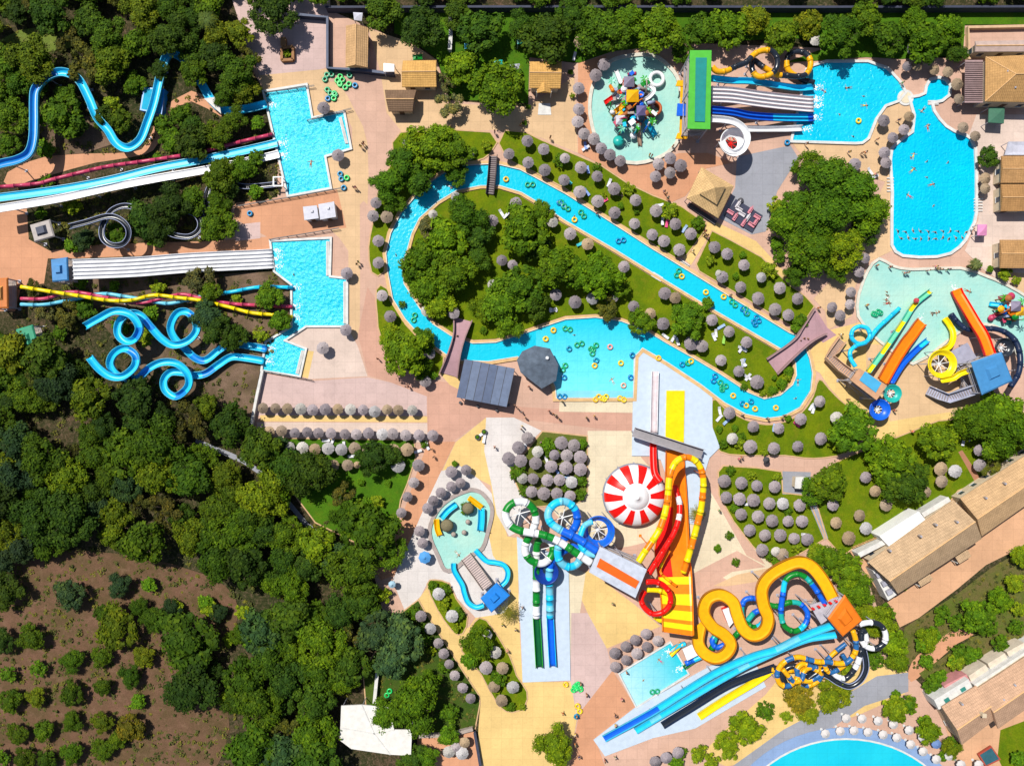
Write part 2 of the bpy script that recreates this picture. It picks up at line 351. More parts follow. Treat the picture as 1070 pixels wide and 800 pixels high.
# ---------------------------------------------------------------- lawns
GR=mgrass('lawn_grass',(.15,.2,.003),(.085,.15,.003),(.24,.2,.015)); GR2=mgrass('lawn_grass_deep',(.07,.17,.006),(.045,.125,.006),(.14,.15,.012))
KERB=mp('kerb_stone',L(225,185,140),.8,.2)
def lawn(pts,m=GR,k=3,kerb=True):
    lp=P_(pts,k); sheet('lawn',[lp],.12,m)
    if kerb: rim('kerb',lp,.28,0,.15,KERB)
lawn([(528,137),(549,139),(565,147),(628,174),(655,192),(682,205),(711,216),(737,234),(735,242),(717,266),(706,269),(626,220),(590,196),(556,178),(540,171),(530,165),(522,150)],k=1)
lawn([(744,242),(762,251),(795,269),(824,298),(841,310),(850,320),(842,332),(829,341),(731,283),(728,276)],k=1)
lawn([(745,418),(757,427),(779,439),(800,444),(820,441),(838,431),(850,414),(856,397),(866,407),(877,418),(895,433),(905,450),(884,472),(850,478),(820,475),(786,475),(753,471),(745,449)])
lawn([(751,493),(756,487),(790,489),(816,493),(817,515),(843,518),(850,535),(861,562),(845,572),(829,581),(808,590),(787,570),(767,544),(752,517)],GR,1)
lawn([(846,508),(862,492),(880,480),(925,462),(980,440),(1090,430),(1090,476),(1035,497),(1000,512),(986,531),(892,571),(880,580),(864,562),(855,530)],GR,1)
lawn([(567,451),(613,456),(613,513),(605,524),(557,529),(544,514),(534,492)],mgrass('lawn_worn',(.13,.14,.03),(.09,.13,.012),(.2,.16,.06)),1)
lawn([(279,458),(432,460),(434,477),(425,505),(418,522),(412,562),(380,570),(330,545),(300,505),(279,480)],GR2,1)
lawn([(419,139),(512,139),(512,160),(496,168),(480,170),(461,179),(440,194),(416,222),(403,251),(401,284),(389,284),(386,258),(390,235),(395,205),(412,165)],GR,2)
lawn([(394,303),(404,302),(423,339),(446,361),(463,373),(458,392),(446,394),(421,384),(399,353),(395,330)],GR,2)
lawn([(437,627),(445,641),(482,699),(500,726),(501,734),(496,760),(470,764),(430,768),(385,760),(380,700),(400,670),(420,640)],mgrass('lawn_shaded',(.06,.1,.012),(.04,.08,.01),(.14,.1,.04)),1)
lawn([(447,610),(455,606),(469,610),(476,625),(488,644),(483,661),(473,658),(457,635)],GR,2)
lawn([(496,650),(508,648),(532,685),(539,705),(550,722),(548,736),(536,743),(521,736),(503,703),(483,679),(488,668)],GR,2)
lawn([(820,66),(858,52),(850,40),(740,44),(735,8),(1090,8),(1090,26),(1008,26),(1006,58),(940,62),(905,60)],GR2,0,False)
lawn([(412,8),(735,8),(730,44),(640,54),(605,66),(553,60),(552,108),(470,104),(457,62),(430,42),(412,35)],GR2,0,False)
lawn([(945,655),(1000,620),(1035,593),(1090,562),(1090,680),(1060,684),(1015,716),(990,735),(970,715),(960,703),(1018,664),(1035,650),(1000,655),(960,680),(950,695),(940,690)],mgrass('garden_grass',(.1,.13,.02),(.14,.11,.04),(.2,.13,.07)),0,False)
lawn([(1045,762),(1090,745),(1090,830),(1060,830),(1042,790)],GR,0,False)
lawn([(-20,60),(20,32),(70,30),(75,50),(30,58),(10,75)],mgrass('meadow',(.16,.2,.03),(.12,.17,.03),(.25,.27,.08)),2,False)
# ---------------------------------------------------------------- pools
COP=mp('pool_coping',L(235,235,232),.6,.2); BANK=mp('river_bank',L(238,196,140),.8,.15)
CY=L(12,204,234,.76); CYD=L(4,178,218,.66); CYL=L(80,214,236,.7)
def pool(pts,m,k=0,w=.45,cop=COP,z=.10):
    lp=P_(pts,k); sheet('pool_water',[lp],z,m); rim('pool_edge',lp,w,0,.42,cop)
WS=mwater('water_choppy',L(22,205,236,.8),L(70,220,240,.8),rip=1.1,bs=.75)
pool([(277,97),(320,90),(326,125),(359,118),(366,155),(339,163),(345,196),(302,204),(290,154)],WS,w=.5)
pool([(284,253),(345,250),(344,290),(362,292),(362,340),(320,340),(296,356),(319,365),(313,392),(275,386),(279,358),(306,342),(306,297),(288,283)],WS,w=.5)
outer=[(518,172),(496,173),(483,174),(463,182),(442,197),(419,224),(409,244),(404,265),(406,285),(411,312),(424,333),(442,353),(467,370),(482,376),(510,377),(541,372),(552,380),(575,392),(580.6,404),(581.5,415),(661,415),(663,372),(671,363),(697,378),(732,401),(757,420),(779,432),(800,436.5),(818,434),(835,425),(846,408),(848,390),(845,375),(840,362),(832,351),(824,348),(760,309),(708,277),(680,260),(635,231),(590,203),(555.6,184.5),(543,178)]
inner=[(502,194),(522,194),(545,201),(565,213),(590,230),(640,259),(684,286),(750,326),(812,362),(826,370),(831,378),(832,392),(828,402),(815,413),(798,417),(781,410),(752,391),(725,375),(696,358.7),(675,346),(649,336),(622,332),(591,334),(564,343),(541,351),(518,358),(494,359),(471,351),(452,338.7),(438,322),(422,297),(420,277),(425,262),(430,244),(438,228),(457,211),(477,199)]
ol=WL(outer); il=WL(inner)
RIV=mwater('water_river',CY,L(30,206,236,.76),(560,200,600,410),rip=1.3,bs=.16)
sheet('pool_water',[ol,il],.10,RIV)
rim('river_bank',ol,.9,0,.34,BANK); rim('river_bank',il,-.75,0,.34,BANK)
rim('pool_edge',ol,.18,0,.42,COP); rim('pool_edge',il,-.18,0,.42,COP)
sheet('lawn',[offset(il,-.9)],.12,GR)
sheet('pool_water',[WL([(590,336),(622,333),(649,337),(671,345),(668,366),(663,372),(661,414.8),(581.7,414.8),(580.8,404),(575,392.5),(560,386),(560,346)])],.104,mwater('water_wave_basin',L(12,204,234,.76),L(120,232,244,.82),(620,330,620,405),bs=.16))
sheet('beach',[WL([(582,408),(661,408),(661,415.5),(582,415.5)])],.112,mwater('water_shallow',L(150,226,240,.74),L(130,220,238,.74),bs=.12))
for q in ([(580.6,421),(661,421),(661,416.3),(580.6,416.3)],): pass
MINT=mwater('water_mint',L(186,230,216,.72),L(160,222,214,.72),rip=1.1,bs=.18)
sp=[(618,107),(622,88),(634,70),(650,62),(680,60),(698,72),(708,90),(710,130),(704,150),(690,162),(665,169),(640,163),(625,145),(619,125)]
pool(sp,MINT,3,.8,mp('pool_lip_cream',L(235,230,215),.7,.2))
pool([(827.8,147),(843,74),(850,70),(863,66),(906,66),(926,73),(939,87),(944,97),(937.5,105),(924,110),(914,124),(906,144),(900,148.5),(893,149)],mwater('water_lagoon_blue',L(10,196,236,.8),L(30,206,238,.8),rip=1.3,bs=.5),1,.6)
pool([(951,103.5),(956,121),(954,139),(940,149),(932.5,156),(931,168),(933,202),(932.5,230),(932.5,256),(936,262),(943,266),(960,267.5),(978,267),(992,263.5),(1001,257),(1007,250),(1016,232),(1018,222),(1018,180),(1017,156.5),(1013,147),(1007,142.5),(996,139),(987,133.5),(980,126),(974,117),(971.6,107),(983,104.5),(990,99),(991,91),(987,85),(980,83),(972,85),(968.5,91),(967,99),(960,102)],mwater('water_swim',L(4,202,238,.82),L(2,192,234,.8),rip=1.6,bs=.45),1,.65)
kp=[(897.4,330),(897.4,312),(900,302),(907,284),(918,272),(932,279.5),(953,283),(1002,281.5),(1029,290),(1050,299),(1075,314),(1090,330),(1090,385),(1068,379),(1050,345),(1025,337),(1007,341),(982,360),(953,378.5),(928,362),(912,349)]
pool(kp,MINT,2,.6,MATS['pool_lip_cream'])
kl=P_([(488,514.5),(475,520),(461,531),(452,548),(452,562),(460,580),(466,593),(474,592),(484,583.6),(492,577.4),(502.5,571),(508,554),(512,537),(510.7,527),(502.5,516.6),(494,513.5)],3)
sheet('pool_water',[kl],.1,MINT); rim('pool_edge',kl,.9,0,.35,mp('stone_edge',L(185,170,165),.85,.1))
lag=[]
for i in range(64):
    a=2*PI*i/64; lag.append((884+124*math.cos(a),884+112*math.sin(a)))
lw=WL(lag); sheet('pool_water',[lw],.1,mwater('water_lagoon',L(40,214,238,.7),L(30,205,235,.7),rip=1.2,bs=.1))
rim('pool_edge',lw,.4,0,.2,COP); rim('pool_deck',offset(lw,.4),2.4,0,.16,BLUEDECK)
pool([(647.4,703),(700,671),(718.5,703),(665,737)],mwater('water_landing',L(40,212,232,.7),L(190,236,246,.74),(712,690,655,720),bs=.15),0,.35)
# pads
def pad(pts,z=.30,m=PADM):
    mb=MB(); mb.prism([(p.x,p.y) for p in WL(pts)],0.0,z); o=mb.build('slide_pad',m); tag(o,kind='structure')
pad([(540,560),(594,586),(596,710),(546,712)])
pad([(671,364),(704,384),(744,413.6),(744,446),(752,467),(741,478),(734,500),(728,548),(712,545),(690,480),(678,476),(660,476),(662,372)])
pad([(620,772),(664,738),(742,695),(785,682),(800,716.4),(726,760),(682,770),(632,789)])
# ---------------------------------------------------------------- parasols
THATCH=mobj('thatch',.9,.08,5.,.45,.7); WOOD=mp('wood_pole',(.14,.085,.05),.8,.1)
def canopy_mb(seed,n=44,r=1.35):
    rd=random.Random(seed); mb=MB()
    for rr0,rr1,z0,z1 in ((.0,.62,2.95,2.62),(.5,1.0,2.72,2.36),(.85,1.36,2.5,2.12)):
        a=[];b=[];c=[]
        for i in range(n):
            t=2*PI*i/n; j=rd.uniform(-.05,.05); q=1+rd.uniform(-.06,.05)
            a.append((rr0*math.cos(t),rr0*math.sin(t),z0+j*.3)); k=rr1*q
            b.append((k*math.cos(t),k*math.sin(t),z1+j)); c.append((k*.96*math.cos(t),k*.96*math.sin(t),z1+j-.12))
        m=len(a); mb.add(a+b+c,[(i,i+m,(i+1)%m+m,(i+1)%m) for i in range(m)]+[(i+m,i+2*m,(i+1)%m+2*m,(i+1)%m+m) for i in range(m)])
    return mb
def make_parasol(seed):
    t=thing('parasol','grey thatched parasol','parasol',(0,0,0),'thatched parasols around the park')
    c=canopy_mb(seed).build('canopy',THATCH,t); 
    m=MB(); m.lathe((0,0,0),[(0,3.12),(.1,3.05),(.16,2.9),(.2,2.85)],10); m.build('tip_cap',THATCH,t)
    m=MB(); m.cyl((0,0,0),(0,0,2.9),.06,.05,8); m.build('pole',WOOD,t)
    return t
pars=[make_parasol(s) for s in range(4)]
pused=[False]*4
GP=[(.36,.305,.32),(.29,.25,.27),(.40,.345,.35),(.33,.28,.295)]; TP=[(.36,.27,.18),(.4,.29,.18),(.34,.26,.19)]; PP=[(.5,.47,.43),(.48,.46,.46)]
AP=T(370,100,[(265,235,0,.7),(583,297),(875,228),(963,272),(787,297),(885,335),(970,373),(823,543),(698,630),(95,605),(165,612,1),(122,733),(395,600,2,.8),(515,508,2,.8),(110,540)])
AP+=T(370,250,[(125,118),(143,288),(180,388),(745,108,0,.9),(805,130,0,.8),(705,232,2,.9),(1022,280),(508,375),(370,360,2),(360,722),(380,580)])
AP+=T(560,120,[(212,35),(243,92),(295,118),(330,165),(377,202),(430,232),(622,243),(680,220),(738,255),(607,312),(680,290),(45,178-178+690,2,.8),(150,218,0,.85),(228,262),(140,330),(310,312),(400,370),(225,390),(315,437),(400,490),(503,430),(610,485),(705,552),(787,600),(500,553),(590,605),(652,640),(730,680),(175,600),(262,653,1),(85,545,2),(445,765)])
AP+=T(600,0,[(155,325),(110,378),(22,447),(20,552),(182,782)])
AP+=T(400,0,[(955,112,2,1.15),(1005,210,1,1.1)])
AP+=T(680,200,[(325,283),(387,317),(475,375),(560,435,2,.9),(345,415,2,.6),(368,430),(455,483),(545,540,0,1.1),(657,488),(745,540),(635,595),(700,628),(75,515),(128,540,1),(313,650),(397,710),(488,762),(265,785)])
AP+=T(560,270,[(98,180),(195,220,0,1.1),(292,200,2),(395,195),(495,238),(580,278,1),(645,330),(848,463,0,1.1),(940,520),(1030,570),(980,785),(785,430,0,1.15)])
AP+=T(600,360,[(913,412),(1037,425),(800,475,2),(897,515,0,1.1),(1015,523),(928,187,0,1.15),(978,585,3,.6)])
AP+=T(740,480,[(85,105,0,1.1),(170,118),(252,135),(340,138),(93,193),(162,203),(235,210,0,1.1),(315,222),(383,225,2),(467,235),(170,280),(255,290),(327,310,0,1.1),(408,313),(482,312),(212,358),(290,380),(370,387),(443,400),(507,402),(280,460),(346,466,2,.8),(378,478,1,1.05),(650,325,1),(767,285,1),(803,350,2),(713,400,1,1.2),(850,158,1),(907,235,1),(803,88),(637,235)])
AP+=T(850,380,[(32,188),(125,275,2),(37,378),(845,435),(850,512),(650,530,1,1.1),(725,545,2,1.1),(652,597,1),(575,650,1,.95),(100,715),(912,470,1)])
AP+=T(770,380,[(390,612,0,1.05),(600,515,0,1.05),(570,760)],8.89)
AP+=T(240,400,[(170,130,1),(230,125,1),(292,130,1),(357,130,2),(418,133),(482,137),(548,133,1),(610,138,2),(673,140),(730,145,2),(793,135,1),(855,135,1),(925,140,2)])
AP+=T(240,400,[(200,248,1,.9),(260,245,1),(328,253),(392,250),(450,250),(512,258),(583,262),(640,258),(703,258),(770,262,2),(830,258),(893,262),(957,262),(1025,265)])
AP+=T(240,400,[(238,327,2),(298,328,2),(365,328,2),(432,332,1),(497,335,2),(562,335,2),(632,335,1),(695,330,1,.9),(755,330,2,.8),(825,345,1,1.1),(895,340,1,1.1),(525,422,1),(595,418,1),(645,413,1,.6),(853,422,2,1.1),(958,418),(930,505,0,.9),(897,580,0,.9),(868,660,0,.9)])
AP+=T(420,430,[(250,310),(323,295,0,.95),(298,360,0,.9),(247,380,0,.9),(197,408,0,.9),(157,448,0,.9),(130,492,0,.9),(90,605,0,.9),(102,665,0,.9),(638,133,0,1.05),(588,185,0,1.1),(540,240,0,1.1),(603,250,0,1.05),(808,162,0,1.1),(872,170),(688,200,2),(770,217,0,.9),(838,222,0,1.1),(908,232,0,1.1),(678,265,0,1.15),(758,277,0,1.05),(832,283,0,1.1),(905,293,0,1.1),(612,335,2,.9),(668,340),(735,347),(800,347),(862,355,2),(655,405),(720,417,0,1.05),(787,418,0,1.05),(853,430)])
AP+=T(420,590,[(183,150,2),(255,262,2),(95,262,0,.9),(145,325,2),(182,398,0,.9),(208,453,0,.85),(238,505,0,.85),(270,563,0,.9),(308,622,0,.85),(345,680,0,.9),(433,358,2,.9),(470,447,2),(423,525,0,1.05),(510,525,1,1.05),(467,618,1),(562,620,2,1.1),(508,690,1)])
AP+=T(340,650,[(628,660,2),(692,670,2),(710,612,1,.9),(665,635,0,.8)],4.864)
AP+=T(600,635,[(205,232,0,.9),(262,195,0,.95),(312,162,0,.95),(368,130,0,.95),(212,302,0,.9),(265,268,0,.9),(320,235,0,.9),(372,200,0,.9),(427,165,0,.9),(415,780),(468,760),(525,735)])
AP+=T(800,0,[(590,270,0,.85),(635,270,1,.85),(703,285,1,.85),(760,297,1,.9),(797,345,1),(803,410,1,.9),(823,525,1,.9),(872,562,1,.9),(910,735,1,.95),(912,778,1,.95),(165,100,2,1.15),(210,165,2),(612,198,3,1.1),(492,500),(600,482,1,.85),(580,535,0,.85),(530,570,0,.9),(497,630),(500,675),(375,680)],3.963)
AP+=T(200,0,[(665,545,0,1.05)])+T(180,150,[(835,58),(1010,357),(880,655),(1040,290,0,.9)])+T(180,280,[(880,315),(760,408,0,1.05)])
AP+=T(850,230,[(205,200,0,.95),(265,195,0,.95),(237,262,0,.9),(193,365,0,.9),(185,425,0,.9),(97,440,0,.9),(140,485,0,.9)])
AP=[(p if not(262<p[0]<455 and 420<p[1]<462) else (p[0],p[1],p[2] if len(p)>2 else 0,.93)) for p in AP]
AP=[p for i,p in enumerate(AP) if all(math.hypot(p[0]-q[0],p[1]-q[1])>5 for q in AP[:i])]
TN=['grey thatched parasol','tan straw parasol','pale weathered thatched parasol','dark thatched parasol']
rp=random.Random(5)
for i,p in enumerate(AP):
    ty=p[2] if len(p)>2 else 0; sz=(p[3] if len(p)>3 else 1.)*rp.uniform(.93,1.06)
    k=i%4; src=pars[k]; co=(GP,TP,PP,[(.1,.1,.11)])[ty]; co=rp.choice(co); f=rp.uniform(.72,1.12)
    loc=W(p[0],p[1],2.5); loc.z=.1
    if not pused[k]: r=src; pused[k]=True; r.location=loc; ch=list(src.children); 
    else:
        r=cp(src,loc=loc); ch=[cp(c,r) for c in src.children]
    r.rotation_euler=(rp.uniform(-.08,.08),rp.uniform(-.08,.08),rp.uniform(0,6)); r.scale=(sz,sz,1)
    for c in ch:
        if not c.name.startswith('pole'): c.color=tuple(v*f*(1. if c.name.startswith('canopy') else .8) for v in co)+(1,)
    later(r,p[0],p[1],TN[ty])
print('parasols',len(AP))
# white and blue fabric parasols
FAB=mobj('fabric',.7,.2,2.,.8,.3)
def make_fabric(n=8):
    t=thing('fabric_parasol','white parasol','parasol',(0,0,0),'white octagonal parasols round the lagoon pool')
    m=MB(); pts=[]
    for i in range(n):
        a=2*PI*i/n; pts.append((1.25*math.cos(a),1.25*math.sin(a),2.2)); b=a+PI/n; pts.append((1.12*math.cos(b),1.12*math.sin(b),2.25))
    v=[(0,0,2.75)]+pts+[(p[0],p[1],p[2]-.14) for p in pts]; k=2*n
    m.add(v,[(0,1+i,1+(i+1)%k) for i in range(k)]+[(1+i,1+k+i,1+k+(i+1)%k,1+(i+1)%k) for i in range(k)]); m.build('canopy',FAB,t)
    m=MB(); m.lathe((0,0,0),[(0,2.95),(.14,2.86),(.3,2.72)],10); m.build('vent_cap',FAB,t)
    m=MB(); m.cyl((0,0,0),(0,0,2.8),.04,n=8).cyl((0,0,0),(0,0,.1),.35,n=12); m.build('pole',mp('metal_white',(.6,.6,.6),.4),t)
    return t
fp=make_fabric(); first=True
WP=[(q[0],q[1],(.5,.47,.46),1.,'white octagonal parasol') for q in T(850,635,[(168,560),(248,562),(330,573),(407,590),(487,620),(555,655),(62,638),(137,625),(207,622),(278,630),(355,643),(425,658),(495,692),(558,728),(625,768),(750,795),(690,750),(840,795)])]
WP+=[(872,777-7,(.5,.47,.46),1.,'white octagonal parasol')][:0]
WP+=[(978.8,777.2,(.12,.2,.4),1.05,'blue fabric parasol'),(443.7,582.3,(.07,.26,.56),1.35,'large sky blue fabric parasol'),(409.5,610.5,(.3,.45,.55),.8,'small pale blue parasol'),(955.7,49.5,(.11,.17,.27),1.1,'dark grey blue parasol'),(543.5,22,(.1,.1,.1),.01,'x')][:4]
for q in WP:
    loc=W(q[0],q[1],2.4); loc.z=.1
    if first: r=fp; ch=list(fp.children); first=False
    else: r=cp(fp); ch=[cp(c,r) for c in fp.children]
    r.location=loc; r.scale=(q[3]*.86,q[3]*.86,1); r.rotation_euler=(0,0,rp.uniform(0,1))
    if 'white' not in q[4]: del r['group']
    for c in ch: c.color=tuple(q[2])+(1,)
    later(r,q[0],q[1],q[4])
# ---------------------------------------------------------------- trees
LEAF=mleaf('foliage'); BARK=mp('bark',(.1,.075,.055),.9,.05,.3)
def crown_mesh(seed,nl=9,nq=2600,leaf=.075,flat=.78,kind=0):
    rd=random.Random(seed); mb=MB(); tone=[]; lobes=[]
    if kind==0:
        lobes.append((Vector((0,0,.02)),.5))
        for i in range(nl):
            a=2*PI*(i+rd.uniform(-.35,.35))/nl; rr=rd.uniform(.42,.84); lobes.append((Vector((rr*math.cos(a),rr*math.sin(a),rd.uniform(-.3,.3)*(1.3-rr))),rd.uniform(.15,.36)))
        for i in range(nl//2+1): 
            a=rd.uniform(0,6.28); rr=rd.uniform(.05,.4); lobes.append((Vector((rr*math.cos(a),rr*math.sin(a),rd.uniform(.3,.55))),rd.uniform(.2,.34)))
    elif kind==1:     # loose, gappy
        for i in range(nl+6):
            a=rd.uniform(0,6.28); rr=rd.uniform(.1,.8)**.8; lobes.append((Vector((rr*math.cos(a),rr*math.sin(a),rd.uniform(-.2,.4)*(1.1-rr))),rd.uniform(.14,.3)))
    tw=sum(l[1]**2 for l in lobes); ic=[]
    for c,r in lobes:
        lt=rd.uniform(-.2,.2); n=int(nq*r*r/tw)
        for i in range(n):
            z=rd.uniform(-.55,1); a=rd.uniform(0,2*PI); q=math.sqrt(1-z*z); d=Vector((q*math.cos(a),q*math.sin(a),z))
            cl=math.sin(d.x*7+seed)*math.sin(d.y*6.+c.x*9)*math.sin(d.z*5+c.y*7)
            k=r*(rd.uniform(.66,1.06)+.2*cl+(.2 if rd.random()<.08 else 0)); p=c+d*k
            nrm=(d+Vector((rd.uniform(-1,1),rd.uniform(-1,1),rd.uniform(-.6,1)))*.75).normalized()
            u=nrm.orthogonal().normalized(); w=nrm.cross(u); th=rd.uniform(0,PI); uu=u*math.cos(th)+w*math.sin(th); ww=nrm.cross(uu)
            s=leaf*rd.uniform(.5,1.5); 
            mb.v+=[p+uu*s*1.2,p+ww*s*.8,p-uu*s,p-ww*s*.8]; b=len(mb.v)-4; mb.f.append((b,b+1,b+2,b+3)); mb.mi.append(0)
            tone.append(max(0,min(1,.45+lt+cl*.5+rd.uniform(-.18,.22))))
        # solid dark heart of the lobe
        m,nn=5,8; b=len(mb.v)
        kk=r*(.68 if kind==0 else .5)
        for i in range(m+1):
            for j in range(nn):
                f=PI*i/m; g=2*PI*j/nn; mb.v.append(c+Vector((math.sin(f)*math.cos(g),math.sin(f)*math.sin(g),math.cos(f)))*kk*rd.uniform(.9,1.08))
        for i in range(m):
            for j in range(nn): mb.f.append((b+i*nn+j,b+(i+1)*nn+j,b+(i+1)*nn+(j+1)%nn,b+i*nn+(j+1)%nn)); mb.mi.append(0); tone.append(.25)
    for v in mb.v: v.z*=flat
    mb.tone=tone; return mb
def trunk_mb(seed):
    rd=random.Random(seed); m=MB(); m.cyl((0,0,-1.35),(.03,.02,-.5),.075,.05,7)
    for i in range(6):
        a=i*1.05+rd.uniform(-.3,.3); r=rd.uniform(.3,.5); p=Vector((.03,.02,-.55)); q=Vector((r*math.cos(a),r*math.sin(a),rd.uniform(-.2,.25))); m.cyl(p,q,.04,.012,5)
        m.cyl(p.lerp(q,.6),q+Vector((.15*math.cos(a+1),.15*math.sin(a+1),.12)),.02,.008,4)
    return m
def make_tree(i,kind,nq,leaf):
    t=thing('tree','green tree','tree',(0,0,0)); t['group']='trees'
    crown_mesh(i*7+3,14 if kind==0 else 12,nq,leaf,.8,kind).build('crown',LEAF,t,local=True); trunk_mb(i).build('trunk',BARK,t,local=True); return t
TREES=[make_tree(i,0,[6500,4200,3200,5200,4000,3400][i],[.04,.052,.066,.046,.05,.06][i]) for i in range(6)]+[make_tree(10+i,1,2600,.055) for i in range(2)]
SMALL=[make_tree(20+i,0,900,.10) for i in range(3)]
tused={}
rt=random.Random(9)
TCOL={'d':[(.034,.08,.006),(.03,.07,.008),(.042,.088,.006)],'m':[(.058,.125,.003),(.07,.135,.004),(.05,.115,.005)],'l':[(.11,.17,.005),(.125,.175,.008),(.1,.165,.004)],'o':[(.085,.10,.05),(.10,.11,.06)],'y':[(.13,.125,.012),(.12,.12,.02)],'b':[(.065,.08,.016),(.075,.082,.02)],'n':[(.03,.07,.03),(.034,.075,.04)]}
TNM={'d':'dark green leafy tree','m':'green leafy tree','l':'bright green leafy tree','o':'grey green olive tree','y':'yellow green tree','b':'brownish green tree','n':'dusky blue green tree'}
def plant(src_list,x,y,r,ty='m',h=None,kind='tree',grp=None,name=None,dk=1.):
    if r<12.5 and kind=='tree': kind='shrub'; grp=grp or 'small trees and low bushes'  # small trees are filed as shrubs by crown size
    if x<265: dk*=(.7 if y<380 else .54)  # vignette towards the left and top, multiplied into the leaf colour
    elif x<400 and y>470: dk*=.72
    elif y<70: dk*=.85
    # x,y,r in photo pixels of the crown; the crown's middle stands at about .62 of the height
    rw=r*S; h=h or min(11,max(1.2,rw*1.5)); zc=h*.62
    k=(H-zc)/H; sx=rw*k*1.06; cz=h-zc; s=rt.choice(src_list)
    loc=W(x,y,zc); key=s.name
    if key not in tused: t=s; tused[key]=1; ch=list(s.children)
    else: t=cp(s); ch=[cp(c,t) for c in s.children]
    t.location=(loc.x,loc.y,0); rz=rt.uniform(0,6.28); t.rotation_euler=(0,0,rz)
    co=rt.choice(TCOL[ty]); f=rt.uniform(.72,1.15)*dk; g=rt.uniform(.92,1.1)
    for c in ch:
        if c.name.startswith('crown'):
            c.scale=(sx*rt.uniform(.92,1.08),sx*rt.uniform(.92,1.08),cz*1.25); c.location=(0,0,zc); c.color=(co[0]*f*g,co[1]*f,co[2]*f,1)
        else: c.scale=(sx,sx,zc/1.35); c.location=(0,0,zc)
    t['category']='shrub' if kind=='shrub' else 'tree'; t['group']=grp or 'trees of the park'
    if kind=='shrub':
        t.name='shrub'
        for c in ch:
            c.name='foliage' if c.name.startswith('crown') else 'stem'
    nm=TNM[ty] if kind=='tree' else TNM[ty].replace('leafy tree','shrub').replace('tree','shrub')
    later(t,x,y,('large ' if r>=21 else 'small ' if r<13 and kind=='tree' else '')+nm)
BIG=TREES[:6]; LOOSE=TREES[6:]
